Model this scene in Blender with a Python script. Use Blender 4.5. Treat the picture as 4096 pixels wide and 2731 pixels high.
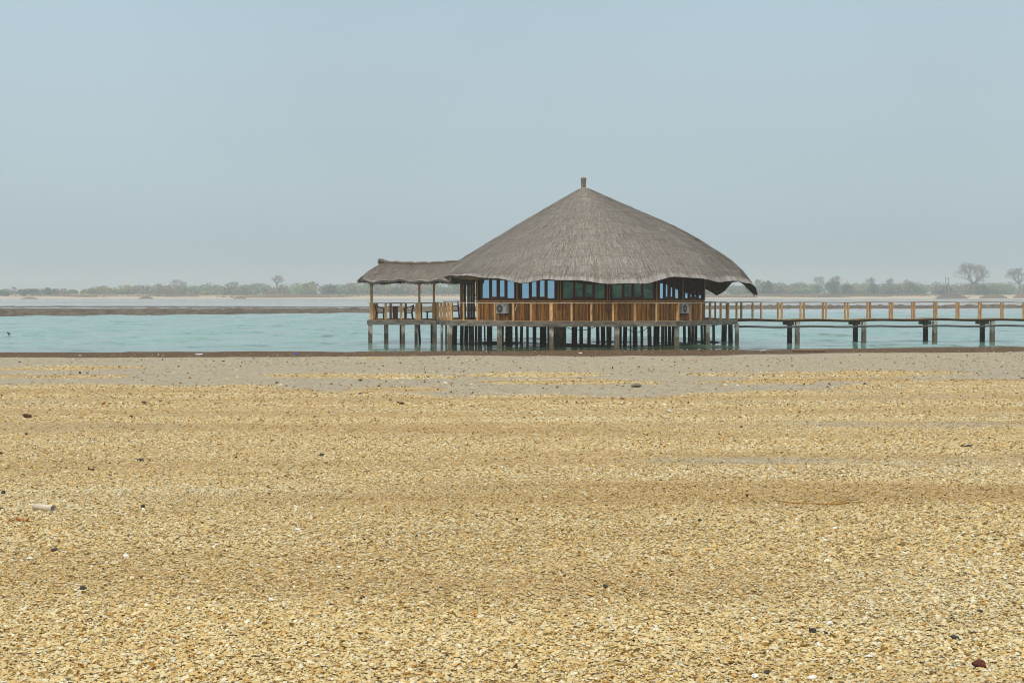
import bpy, math, random
import numpy as np
from mathutils import Vector, Matrix
for o in list(bpy.data.objects): bpy.data.objects.remove(o)
SC = bpy.context.scene
COL = SC.collection
R = math.radians
# ------------------------------------------------------------------ camera
EYE = 3.28                       # metres above the water
F = 5689.0                       # focal length in photo pixels (50 mm on 36 mm)
PITCH = math.atan(187.5 / F)
cd = bpy.data.cameras.new("camera"); cam = bpy.data.objects.new("camera", cd); COL.objects.link(cam)
cd.lens = 50; cd.sensor_width = 36; cd.clip_end = 6000; cd.clip_start = 0.1
cam.location = (0, 0, EYE); cam.rotation_euler = (R(90) - PITCH, 0, 0)
SC.camera = cam
# ------------------------------------------------------------------ light
SUN_EL, SUN_AZ = R(60), R(205)    # azimuth from +Y towards +X
sd = bpy.data.lights.new("sun", 'SUN'); sun = bpy.data.objects.new("sun", sd); COL.objects.link(sun)
sd.energy = 1.9; sd.angle = R(14); sd.color = (1.0, 0.94, 0.84)
sv = Vector((math.sin(SUN_AZ) * math.cos(SUN_EL), math.cos(SUN_AZ) * math.cos(SUN_EL), math.sin(SUN_EL)))
sun.rotation_euler = sv.to_track_quat('Z', 'Y').to_euler(); sun.location = sv * 60
w = bpy.data.worlds.new("World"); SC.world = w; w.use_nodes = True
N, L = w.node_tree.nodes, w.node_tree.links
bg = N["Background"]; bg.inputs[1].default_value = 0.1
sky = N.new("ShaderNodeTexSky"); sky.sky_type = 'NISHITA'; sky.sun_disc = False
sky.sun_elevation = SUN_EL; sky.sun_rotation = SUN_AZ; sky.air_density = 1.4; sky.dust_density = 5; sky.ozone_density = 1.0
tc = N.new("ShaderNodeTexCoord"); sep = N.new("ShaderNodeSeparateXYZ"); L.new(tc.outputs["Generated"], sep.inputs[0])
rp = N.new("ShaderNodeValToRGB"); L.new(sep.outputs[2], rp.inputs[0])
e = rp.color_ramp.elements                      # the dusty veil that covers the blue sky
e[0].position = 0.0; e[0].color = (0.400, 0.485, 0.515, 1)
e[1].position = 1.0; e[1].color = (1.36, 1.36, 1.34, 1)
q = e.new(0.07); q.color = (0.482, 0.600, 0.655, 1)
q = e.new(0.16); q.color = (0.492, 0.622, 0.705, 1)
q = e.new(0.24); q.color = (0.450, 0.612, 0.700, 1)
q = e.new(0.5); q.color = (0.84, 0.92, 0.97, 1)
vm = N.new("ShaderNodeVectorMath"); vm.operation = 'SCALE'; vm.inputs[3].default_value = 10.0
L.new(rp.outputs[0], vm.inputs[0])
nz = N.new("ShaderNodeTexNoise"); nz.inputs["Scale"].default_value = 3.0; nz.inputs["Detail"].default_value = 3
L.new(tc.outputs["Generated"], nz.inputs["Vector"])
mr = N.new("ShaderNodeMapRange"); mr.inputs[1].default_value = .3; mr.inputs[2].default_value = .7; mr.inputs[3].default_value = .96; mr.inputs[4].default_value = 1.04
L.new(nz.outputs[0], mr.inputs[0])
vm2 = N.new("ShaderNodeVectorMath"); vm2.operation = 'SCALE'; L.new(vm.outputs[0], vm2.inputs[0]); L.new(mr.outputs[0], vm2.inputs[3])
mx = N.new("ShaderNodeMix"); mx.data_type = 'RGBA'; mx.inputs[0].default_value = 0.88
L.new(sky.outputs[0], mx.inputs[6]); L.new(vm2.outputs[0], mx.inputs[7]); L.new(mx.outputs[2], bg.inputs[0])
SC.view_settings.view_transform = 'Standard'; SC.view_settings.look = 'None'
SC.view_settings.exposure = 0.0; SC.view_settings.gamma = 1.0
SC.cycles.use_denoising = True; SC.cycles.filter_width = 1.05; SC.cycles.max_bounces = 8; SC.cycles.volume_bounces = 1
SC.cycles.sample_clamp_indirect = 4

# ------------------------------------------------------------------ helpers
rng = np.random.default_rng(7); random.seed(7)
FW = np.array([0, math.cos(PITCH), -math.sin(PITCH)]); UP = np.array([0, math.sin(PITCH), math.cos(PITCH)])
def ray(px, py):
    return FW + np.array([1, 0, 0]) * ((px - 2048) / F) + UP * ((1365.5 - py) / F)
def at(px, py, Y):
    d = ray(px, py); t = Y / d[1]
    return Vector((d[0] * t, Y, EYE + d[2] * t))
def xat(px, Y): return (px - 2048) / F * Y
def zat(py, Y): return at(2048, py, Y).z
def sines(x, y, seed, n=9, octv=3):
    r = np.random.default_rng(seed); s = 0; tot = 0
    for o in range(octv):
        f = 2.0 ** o; a = 0.6 ** o
        for i in range(n):
            th = r.uniform(0, 2 * math.pi); ph = r.uniform(0, 6.3); k = f * r.uniform(.6, 1.5)
            s = s + a * np.sin(k * (x * math.cos(th) + y * math.sin(th)) + ph)
        tot += a * a * n * .5
    return s / math.sqrt(tot)
def sm(a, b, x): t = np.clip((x - a) / (b - a), 0, 1); return t * t * (3 - 2 * t)
ORG = {}
def tag(o, label=None, cat=None, group=None, kind=None):
    if label: o["label"] = label
    if cat: o["category"] = cat
    if group: o["group"] = group
    if kind: o["kind"] = kind
    return o
def thing(name, label, cat, loc=(0, 0, 0), group=None, rz=0):
    o = bpy.data.objects.new(name, None); COL.objects.link(o); o.location = loc; o.rotation_euler = (0, 0, rz)
    o.empty_display_size = .2
    ORG[o.name] = Vector(loc); return tag(o, label, cat, group)
def finish(name, me, m, parent, smooth):
    if m: me.materials.append(m)
    if smooth: me.polygons.foreach_set("use_smooth", np.ones(len(me.polygons), dtype=bool))
    me.update(); o = bpy.data.objects.new(name, me); COL.objects.link(o)
    if parent is not None:
        o.parent = parent; ORG[o.name] = ORG.get(parent.name, Vector((0, 0, 0)))
    return o
class MB:
    def __init__(s, c=(1, 1, 1)): s.v = []; s.f = []; s.cols = []; s.c = c
    def add(s, vs, fs):
        b = len(s.v); s.v += [tuple(p) for p in vs]; s.cols += [s.c] * len(vs); s.f += [tuple(i + b for i in f) for f in fs]
    def box(s, c, d, rz=0):
        x, y, z = d[0] / 2, d[1] / 2, d[2] / 2; ca, sa = math.cos(rz), math.sin(rz)
        P = [(i * x, j * y, k * z) for k in (-1, 1) for j in (-1, 1) for i in (-1, 1)]
        s.add([(c[0] + p[0] * ca - p[1] * sa, c[1] + p[0] * sa + p[1] * ca, c[2] + p[2]) for p in P],
              [(0, 2, 3, 1), (4, 5, 7, 6), (0, 1, 5, 4), (2, 6, 7, 3), (0, 4, 6, 2), (1, 3, 7, 5)])
    def bar(s, a, b, wd, h, w2=None, h2=None, up=(0, 0, 1)):
        a, b = Vector(a), Vector(b); d = (b - a).normalized(); u = Vector(up)
        if abs(d.dot(u)) > .95: u = Vector((0, 1, 0))
        x = d.cross(u).normalized(); z = x.cross(d); w2 = w2 or wd; h2 = h2 or h
        vs = [a + x * i * wd / 2 + z * k * h / 2 for k in (-1, 1) for i in (-1, 1)] + [b + x * i * w2 / 2 + z * k * h2 / 2 for k in (-1, 1) for i in (-1, 1)]
        s.add(vs, [(0, 1, 3, 2), (4, 6, 7, 5), (0, 4, 5, 1), (2, 3, 7, 6), (0, 2, 6, 4), (1, 5, 7, 3)])
    def tube(s, path, r, n=6, closed=False, cap=True):
        path = [Vector(p) for p in path]; m = len(path); vs = []; fs = []
        rr = r if isinstance(r, (list, tuple)) else [r] * m
        for i, p in enumerate(path):
            if closed: d = path[(i + 1) % m] - path[i - 1]
            else: d = path[min(i + 1, m - 1)] - path[max(i - 1, 0)]
            d.normalize(); u = Vector((0, 0, 1)) if abs(d.z) < .9 else Vector((0, 1, 0))
            x = d.cross(u).normalized(); y = x.cross(d)
            for k in range(n):
                t = 2 * math.pi * k / n; vs.append(p + (x * math.cos(t) + y * math.sin(t)) * rr[i])
        for i in range(m if closed else m - 1):
            for k in range(n):
                j = (i + 1) % m; fs.append((i * n + k, i * n + (k + 1) % n, j * n + (k + 1) % n, j * n + k))
        if cap and not closed: fs += [tuple(range(n))[::-1], tuple((m - 1) * n + k for k in range(n))]
        s.add(vs, fs)
    def grid(s, P, nu, nv, flip=False):
        fs = [(i * nv + j, (i + 1) * nv + j, (i + 1) * nv + j + 1, i * nv + j + 1) for i in range(nu - 1) for j in range(nv - 1)]
        if flip: fs = [f[::-1] for f in fs]
        s.add(P, fs)
    def build(s, name, m, parent=None, smooth=False, origin=None):
        og = origin if origin is not None else (ORG.get(parent.name) if parent is not None else None)
        vs = s.v if og is None else [(p[0] - og[0], p[1] - og[1], p[2] - og[2]) for p in s.v]
        me = bpy.data.meshes.new(name); me.from_pydata(vs, [], s.f)
        a = me.attributes.new("col", 'FLOAT_COLOR', 'POINT')
        a.data.foreach_set("color", np.array([(*c, 1) for c in s.cols], dtype=np.float32).ravel())
        return finish(name, me, m, parent, smooth)
def npmesh(name, V, Fc, m, parent=None, smooth=False, col=None, extra=None, origin=None):
    og = origin if origin is not None else (ORG.get(parent.name) if parent is not None else None)
    V = np.asarray(V, dtype=np.float32)
    if og is not None: V = V - np.array(og, dtype=np.float32)
    Fc = np.asarray(Fc, dtype=np.int32); n, k = Fc.shape
    me = bpy.data.meshes.new(name); me.vertices.add(len(V)); me.vertices.foreach_set("co", V.ravel())
    me.loops.add(n * k); me.loops.foreach_set("vertex_index", Fc.ravel())
    me.polygons.add(n); me.polygons.foreach_set("loop_start", np.arange(0, n * k, k, dtype=np.int32))
    me.update(calc_edges=True)
    a = me.attributes.new("col", 'FLOAT_COLOR', 'POINT')
    c = np.ones((len(V), 4), dtype=np.float32)
    if col is not None: c[:, :3] = col
    a.data.foreach_set("color", c.ravel())
    for nm, arr in (extra or {}).items():
        if arr.ndim == 1:
            a = me.attributes.new(nm, 'FLOAT', 'POINT'); a.data.foreach_set("value", arr.astype(np.float32))
        else:
            a = me.attributes.new(nm, 'FLOAT_VECTOR', 'POINT'); a.data.foreach_set("vector", arr.astype(np.float32).ravel())
    return finish(name, me, m, parent, smooth)
def gridfaces(nu, nv):
    i, j = np.meshgrid(np.arange(nu - 1), np.arange(nv - 1), indexing='ij'); a = (i * nv + j).ravel()
    return np.stack([a, a + nv, a + nv + 1, a + 1], 1)

# ------------------------------------------------------------------ materials
class NT:
    def __init__(s, name):
        s.m = bpy.data.materials.new(name); s.m.use_nodes = True; s.t = s.m.node_tree; s.n = s.t.nodes; s.l = s.t.links
        s.b = s.n["Principled BSDF"]
    def node(s, t, **k):
        n = s.n.new("ShaderNode" + t)
        for a, v in k.items(): setattr(n, a, v)
        return n
    def link(s, a, b): s.l.new(a, b)
    def noise(s, vec, scale=5, detail=4, rough=.55, stretch=None, typ='Noise'):
        if stretch is not None:
            mp = s.node("Mapping"); mp.inputs["Scale"].default_value = stretch; s.link(vec, mp.inputs[0]); vec = mp.outputs[0]
        n = s.node("Tex" + typ); n.inputs["Scale"].default_value = scale
        if typ == 'Noise': n.inputs["Detail"].default_value = detail; n.inputs["Roughness"].default_value = rough
        s.link(vec, n.inputs["Vector"]); return n
    def rng(s, x, a, b, c=0, d=1):
        n = s.node("MapRange"); s.link(x, n.inputs[0])
        for i, v in enumerate((a, b, c, d)): n.inputs[i + 1].default_value = v
        return n.outputs[0]
    def mix(s, f, a, b, mode='MIX'):
        n = s.node("Mix"); n.data_type = 'RGBA'; n.blend_type = mode
        for sock, v in ((n.inputs[0], f), (n.inputs[6], a), (n.inputs[7], b)):
            if hasattr(v, "is_output"): s.link(v, sock)
            elif isinstance(v, (int, float)): sock.default_value = v
            else: sock.default_value = (*v, 1)
        return n.outputs[2]
    def math(s, op, a, b=None):
        n = s.node("Math", operation=op)
        for i, v in enumerate((a, b)):
            if v is None: continue
            if hasattr(v, "is_output"): s.link(v, n.inputs[i])
            else: n.inputs[i].default_value = v
        return n.outputs[0]
    def attr(s, nm):
        n = s.node("Attribute"); n.attribute_name = nm; return n
    def bump(s, h, strength=.3, dist=.02):
        n = s.node("Bump"); n.inputs["Strength"].default_value = strength; n.inputs["Distance"].default_value = dist
        s.link(h, n.inputs["Height"]); s.link(n.outputs[0], s.b.inputs["Normal"]); return n
    def base(s, c): s.link(c, s.b.inputs["Base Color"])
    def set(s, rough=.7, spec=.3, metal=0):
        s.b.inputs["Roughness"].default_value = rough; s.b.inputs["Specular IOR Level"].default_value = spec; s.b.inputs["Metallic"].default_value = metal
    def obj(s): return s.node("TexCoord").outputs["Object"]
def simple(name, a, b, scale=4, stretch=(1, 1, 1), rough=.75, bump=.2, dist=.01, spec=.25, lo=.35, hi=.65, metal=0):
    t = NT(name); n = t.noise(t.obj(), scale, 5, .6, stretch)
    c = t.mix(t.rng(n.outputs[0], lo, hi), a, b); c = t.mix(1.0, c, t.attr("col").outputs[0], 'MULTIPLY'); t.base(c)
    if bump: t.bump(n.outputs[0], bump, dist)
    t.set(rough, spec, metal); return t.m
M = {}
M['plank'] = simple("plank_wood", (.33, .12, .021), (.76, .37, .088), 3, (7, 7, .7), .6, .25)
M['post'] = simple("railing_wood", (.40, .185, .068), (.78, .50, .25), 3, (8, 8, 1), .7, .3)
M['rail'] = simple("weathered_rail_wood", (.38, .29, .19), (.62, .52, .38), 3, (2, 2, 6), .8, .3)
M['frame'] = simple("red_brown_window_frame", (.075, .015, .010), (.13, .028, .018), 4, (3, 3, 3), .45, .1)
M['sill'] = simple("yellow_sill_wood", (.38, .19, .05), (.62, .36, .11), 3, (2, 2, 8), .55, .2)
M['dark'] = simple("dark_timber", (.035, .020, .012), (.075, .045, .025), 4, (3, 3, 1), .75, .2)
M['fascia'] = simple("grey_edge_beam", (.105, .090, .072), (.27, .235, .19), 1.6, (1.0, 1.0, 4), .85, .3)
M['deck'] = simple("deck_board", (.22, .14, .075), (.40, .28, .16), 3, (1, 8, 1), .8, .2)
M['furn'] = simple("furniture_wood", (.11, .042, .018), (.20, .085, .035), 5, (3, 3, 3), .5, .1)
M['pipe'] = simple("grey_pipe", (.06, .06, .055), (.11, .11, .10), 4, (1, 6, 6), .5, .05)
M['bundle'] = simple("thatch_bundle", (.11, .085, .065), (.27, .235, .195), 5, (6, 6, 1), .9, .5, .02)
M['white'] = simple("white_casing", (.74, .74, .70), (.82, .82, .79), 3, (1, 1, 1), .45, 0)
M['grille'] = simple("grey_fan_grille", (.16, .14, .11), (.22, .20, .16), 6, (1, 1, 1), .5, 0)
M['black'] = simple("black_metal", (.02, .02, .02), (.04, .035, .03), 6, (1, 1, 1), .6, 0)
M['blue'] = simple("blue_badge", (.02, .09, .45), (.03, .11, .5), 6, (1, 1, 1), .4, 0)
M['hub'] = simple("white_hub", (.7, .7, .68), (.78, .78, .76), 6, (1, 1, 1), .4, 0)
M['rope'] = simple("pale_rope", (.33, .29, .23), (.46, .40, .32), 6, (1, 1, 1), .9, 0)
M['doorgrey'] = simple("grey_door_panel", (.14, .13, .12), (.24, .23, .22), 4, (6, 6, .6), .5, .1)
M['cable'] = simple("black_cable", (.02, .018, .015), (.03, .028, .025), 6, (1, 1, 1), .7, 0)
M['soffit'] = simple("pale_soffit_board", (.34, .29, .22), (.5, .44, .34), 4, (3, 3, 1), .8, .1)
def pile_mat(name, a, b, wet, hi):
    t = NT(name); g = t.node("NewGeometry"); sp = t.node("SeparateXYZ"); t.link(g.outputs["Position"], sp.inputs[0])
    n = t.noise(g.outputs["Position"], 2.2, 6, .65, (2.5, 2.5, .9)); n2 = t.noise(g.outputs["Position"], 9, 3, .6, (2, 2, .5))
    z = t.math('ADD', sp.outputs[2], t.math('MULTIPLY', t.math('SUBTRACT', n.outputs[0], .5), 1.1))
    dry = t.mix(t.rng(n2.outputs[0], .35, .65), a, b)
    alg = t.mix(t.rng(n2.outputs[0], .35, .65), tuple(c * .6 for c in wet), wet)
    c = t.mix(t.rng(z, hi - .14, hi + .14), alg, dry)
    t.base(t.mix(1.0, c, t.attr("col").outputs[0], 'MULTIPLY')); t.bump(n2.outputs[0], .5, .02); t.set(.85, .2); return t.m
M['pile'] = pile_mat("pale_concrete_pile", (.36, .33, .28), (.62, .58, .50), (.20, .16, .11), .78)
M['woodpile'] = pile_mat("dark_timber_pile", (.085, .062, .042), (.18, .135, .095), (.045, .036, .022), .8)
def glass_mat():
    t = NT("blue_mirror_glass"); t.b.inputs["Base Color"].default_value = (.40, .66, .86, 1); t.set(.03, .5, .95)
    n = t.noise(t.obj(), 1.3, 1, .4, (1, 1, .8)); t.bump(n.outputs[0], .12, .03); return t.m
M['glass'] = glass_mat()
def thatch_mat():
    t = NT("grey_thatch"); fl = t.attr("flow").outputs["Vector"]
    n1 = t.noise(fl, 1, 6, .7, (10, .30, 1)); n2 = t.noise(fl, 1, 4, .6, (.5, .4, 1)); n3 = t.noise(fl, 1, 3, .6, (11, .5, 1)); n4 = t.noise(fl, 1, 3, .6, (.3, 1.6, 1))
    c = t.mix(t.rng(n1.outputs[0], .36, .64), (.080, .066, .056), (.43, .395, .36))
    c = t.mix(t.rng(n3.outputs[0], .5, .72, 0, .55), c, (.44, .40, .345))
    c = t.mix(t.rng(n2.outputs[0], .38, .66, 0, .4), c, (.31, .295, .275))
    c = t.mix(t.rng(n4.outputs[0], .55, .75, 0, .35), c, (.11, .085, .065))
    t.base(t.mix(1.0, c, t.attr("col").outputs[0], 'MULTIPLY'))
    h = t.math('ADD', n1.outputs[0], t.math('MULTIPLY', n4.outputs[0], .6)); t.bump(h, .8, .06); t.set(.9, .15); return t.m
M['thatch'] = thatch_mat()
def straw_mat():
    t = NT("thatch_straw"); t.base(t.attr("col").outputs[0]); t.set(.9, .1); return t.m
M['straw'] = straw_mat()
def leaf_mat(name, a, b, scale=.35):
    t = NT(name); g = t.node("NewGeometry"); n = t.noise(g.outputs["Position"], scale, 3)
    c = t.mix(t.rng(n.outputs[0], .35, .65), a, b); t.base(t.mix(1.0, c, t.attr("col").outputs[0], 'MULTIPLY')); t.set(.8, .1); return t.m
M['leaf'] = leaf_mat("olive_foliage", (.14, .17, .075), (.26, .27, .14), .08)
M['leafd'] = leaf_mat("dark_foliage", (.06, .085, .035), (.11, .14, .06), .15)
M['palm'] = leaf_mat("palm_frond", (.03, .06, .012), (.09, .12, .03), .3)
M['brush'] = leaf_mat("brown_green_brush", (.028, .017, .006), (.10, .062, .02), .5)
M['bark'] = simple("bare_bark", (.19, .165, .145), (.28, .245, .22), 1, (1, 1, .5), .9, 0)
M['drygrass'] = leaf_mat("dry_grass_blades", (.17, .115, .06), (.29, .20, .11), .03)
M['strawcol'] = simple("golden_twig", (.24, .13, .03), (.42, .26, .08), 8, (1, 1, 1), .7, .2)
M['stone'] = simple("dark_stone", (.022, .021, .020), (.06, .055, .048), 30, (1, 1, 1), .7, .5, .004)
M['redstone'] = simple("red_brown_stone", (.035, .008, .004), (.14, .035, .014), 45, (1, 1, 1), .55, .6, .006)
M['husk'] = simple("brown_husk", (.05, .025, .012), (.12, .065, .03), 20, (1, 3, 1), .9, .5, .01)
M['whiteshell'] = simple("white_shell", (.60, .60, .57), (.80, .79, .75), 30, (1, 1, 1), .5, .3, .002)
M['orange'] = simple("orange_husk", (.25, .09, .015), (.42, .19, .04), 18, (1, 1, 1), .6, .3, .004)
M['weed'] = simple("grey_green_weed", (.09, .09, .06), (.20, .19, .13), 25, (1, 1, 1), .9, .4, .01)
M['litter'] = simple("white_plastic", (.42, .44, .46), (.60, .62, .63), 12, (1, 1, 1), .5, 0)
M['bluelit'] = simple("blue_plastic", (.03, .06, .42), (.05, .09, .55), 12, (1, 1, 1), .5, 0)
M['bird'] = simple("dark_plumage", (.018, .012, .014), (.055, .035, .03), 20, (1, 1, 1), .8, 0)
def cup_mat():
    t = NT("milky_plastic"); t.b.inputs["Base Color"].default_value = (.60, .52, .40, 1); t.set(.45, .3)
    t.b.inputs["Subsurface Weight"].default_value = .3; t.b.inputs["Subsurface Radius"].default_value = (.02, .02, .02); return t.m
M['cup'] = cup_mat()
M['pole'] = simple("pale_pole_wood", (.20, .17, .12), (.32, .27, .2), 1, (1, 1, .3), .9, 0)
M['bamboo'] = simple("bamboo_cane", (.12, .06, .02), (.24, .13, .05), 3, (.6, 4, 4), .6, .1)

# ------------------------------------------------------------------ the beach
SHX = np.array([-400, -60, -29, 0, 10, 22, 32, 60, 400.]); SHY = np.array([79, 79.6, 80.8, 82.8, 84.2, 87, 89.6, 93, 95.])
def shore(x): return np.interp(x, SHX, SHY)
def gz(x, Y):
    x = np.asarray(x, float); Y = np.asarray(Y, float); s = shore(x)
    z = 1.68 * (1 - Y / s)
    und = sines(x * .25, Y * .55, 3) * .014 + sines(x * .9, Y * 2.2, 4) * .005
    k = sm(-5, 6, s - Y)
    z = z + und * k + .10 * sm(15.5, 12.5, s - Y) * 0
    return np.where(Y > s, z * 1.6 - .02 * sm(0, .6, Y - s), z)
def ground(px, py):
    d = ray(px, py); t = 8.0
    for _ in range(80):
        p = d * t; g = float(gz(p[0], p[1])); t2 = (g - EYE) / d[2]; t = .5 * t + .5 * t2
    return Vector((d[0] * t, d[1] * t, float(gz(d[0] * t, d[1] * t))))
BPX = [-600, 0, 300, 600, 700, 1000, 1150, 1300, 1500, 1750, 2200, 2400, 2600, 2750, 3000, 3300, 3500, 3700, 4096, 4700]
BPY = [1545, 1540, 1535, 1545, 1550, 1538, 1552, 1568, 1562, 1588, 1577, 1590, 1592, 1577, 1562, 1550, 1530, 1527, 1527, 1525]
BP = [ground(a, b) for a, b in zip(BPX, BPY)]; BX = np.array([p[0] / p[1] for p in BP]); BY = np.array([p[1] for p in BP])
def ell(px, py, hw, hh):
    c = ground(px, py); a = ground(px, py - hh); b = ground(px, py + hh)
    return (c.x, c.y, hw / F * c.y, (a.y - b.y) / 2)
PATCH = [ell(*t) for t in [(230, 1473, 250, 9), (330, 1506, 170, 6), (60, 1500, 70, 5), (1260, 1504, 240, 7), (1640, 1508, 240, 10), (2130, 1502, 300, 9),
    (2250, 1532, 330, 9), (1640, 1556, 170, 9), (2850, 1500, 130, 6), (3060, 1530, 230, 9), (3480, 1498, 360, 13), (3300, 1512, 300, 10), (3950, 1526, 260, 7), (1500, 1433, 60, 3)]]
HOLES = [ell(*t) for t in [(180, 1606, 230, 12), (760, 1662, 200, 8), (1380, 1600, 330, 8), (60, 1660, 130, 12), (2250, 1645, 380, 14), (3330, 1692, 190, 14), (3820, 1705, 320, 16),
    (3400, 1560, 320, 6), (1200, 1640, 250, 9), (2900, 1640, 260, 10), (1700, 1745, 420, 10), (3000, 1840, 380, 10), (700, 1800, 350, 9), (2050, 1560, 200, 5), (3950, 1660, 200, 14), (500, 1580, 200, 5)]]
def emask(L, x, Y, wob):
    m = np.zeros_like(x)
    for cx, cy, rx, ry in L:
        d = np.sqrt(((x - cx) / rx) ** 2 + ((Y - cy) / ry) ** 2) + wob; m = np.maximum(m, sm(1.35, .55, d))
    return m
def shellmask(x, Y):
    wob = sines(x * .7, Y * .8, 11) * .20 + sines(x * 3.5, Y * 2.5, 12) * .12
    b = np.interp(x / np.maximum(Y, 1), BX, BY) * (1 + .03 * wob)
    m = sm(1.0, -1.2, Y - b + wob * 2.2)
    m = np.maximum(m, emask(PATCH, x, Y, wob))
    n = sines(x * .22, Y * .8, 21)
    m = m * (1 - .45 * emask(HOLES, x, Y, wob)) * (1 - .5 * sm(.4, 1.8, n) * sm(9, 15, Y))
    return m
def wetmask(x, Y): return sm(-.9, .7, Y - (shore(x) - 13.0) + sines(x * .25, Y * .1, 31) * .55 + sines(x * 1.6, Y * .6, 32) * .35)
def beach():
    t = NT("beach_sand"); g = t.node("NewGeometry").outputs["Position"]
    sh = t.attr("shell").outputs["Fac"]; wt = t.attr("wet").outputs["Fac"]
    v1 = t.noise(g, 30, typ='Voronoi', stretch=(1, 1, 1)); v2 = t.noise(g, 13, typ='Voronoi', stretch=(1, 1, 1))
    n0 = t.noise(g, 60, 3, .7); n1 = t.noise(g, 9, 4, .7, (1, 1.3, 1)); n2 = t.noise(g, 2.2, 5, .7, (.6, 1.2, 1)); n3 = t.noise(g, .35, 4, .6, (.6, 1.6, 1)); n4 = t.noise(g, 5.5, 2, .5, (.8, 1.6, 1))
    hs = t.node("SeparateColor"); t.link(v1.outputs["Color"], hs.inputs[0])
    hs2 = t.node("SeparateColor"); t.link(v2.outputs["Color"], hs2.inputs[0])
    shc = t.mix(t.rng(hs.outputs[0], 0, 1), (.44, .305, .125), (.62, .47, .24))
    shc = t.mix(t.rng(hs.outputs[1], .86, .9), shc, (.78, .72, .58))
    shc = t.mix(t.rng(hs.outputs[2], .90, .93), shc, (.12, .09, .05))
    shc = t.mix(t.rng(v1.outputs["Distance"], .4, .75, 0, .55), shc, (.14, .095, .045))
    shc = t.mix(t.rng(n1.outputs[0], .35, .7, 0, .55), shc, (.36, .23, .09))
    shc = t.mix(t.rng(n2.outputs[0], .48, .72, 0, .45), shc, (.62, .46, .22))
    gs = t.mix(t.rng(n2.outputs[0], .3, .7), (.345, .298, .212), (.455, .405, .305))
    gs = t.mix(t.rng(n3.outputs[0], .35, .65, 0, .6), gs, (.36, .322, .245))
    gs = t.mix(t.rng(n0.outputs[0], .35, .7, 0, .4), gs, (.24, .20, .14))
    gs = t.mix(t.rng(hs2.outputs[0], .88, .92, 0, .6), gs, (.16, .115, .06))
    gs = t.mix(t.rng(n4.outputs[0], .60, .68, 0, .6), gs, (.17, .12, .06))
    f = t.math('ADD', sh, t.math('MULTIPLY', t.math('SUBTRACT', n1.outputs[0], .5), .9)); f = t.rng(f, .32, .62)
    c = t.mix(f, gs, shc)
    wc = t.mix(t.rng(n1.outputs[0], .3, .7), (.075, .043, .020), (.115, .070, .036)); wc = t.mix(t.rng(n2.outputs[0], .60, .72, 0, .6), wc, (.07, .048, .03))
    wc = t.mix(t.rng(hs2.outputs[0], .95, .96, 0, .7), wc, (.42, .36, .27))
    c = t.mix(wt, c, wc); t.base(c)
    t.b.inputs["Specular IOR Level"].default_value = .06
    t.link(t.rng(wt, 0, 1, .95, .8), t.b.inputs["Roughness"])
    h = t.math('ADD', t.math('MULTIPLY', v1.outputs["Distance"], -.6), t.math('ADD', n1.outputs[0], n0.outputs[0])); t.bump(h, .6, .03)
    ys = np.concatenate([np.linspace(-60, 3.5, 24)[:-1], np.geomspace(3.5, 40, 330)[:-1], np.linspace(40, 100, 220), np.linspace(102, 122, 8)])
    u = np.linspace(-1, 1, 341); Y, U = np.meshgrid(ys, u, indexing='ij')
    hw = np.maximum(.46 * np.abs(Y), 0) + 5; X = U * hw
    ext = np.sign(U) * np.maximum(np.abs(U) - .97, 0) / .03 * 330; X = X + ext
    Z = gz(X, Y)
    npmesh_o = npmesh("beach", np.stack([X, Y, Z], -1).reshape(-1, 3), gridfaces(len(ys), len(u))[:, ::-1], t.m, None, True,
        extra={"shell": shellmask(X.ravel(), Y.ravel()), "wet": wetmask(X.ravel(), Y.ravel())})
    tag(npmesh_o, "tan shell beach with pale grey sand and a dark wet strip along the water", kind="structure")
beach()
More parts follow.
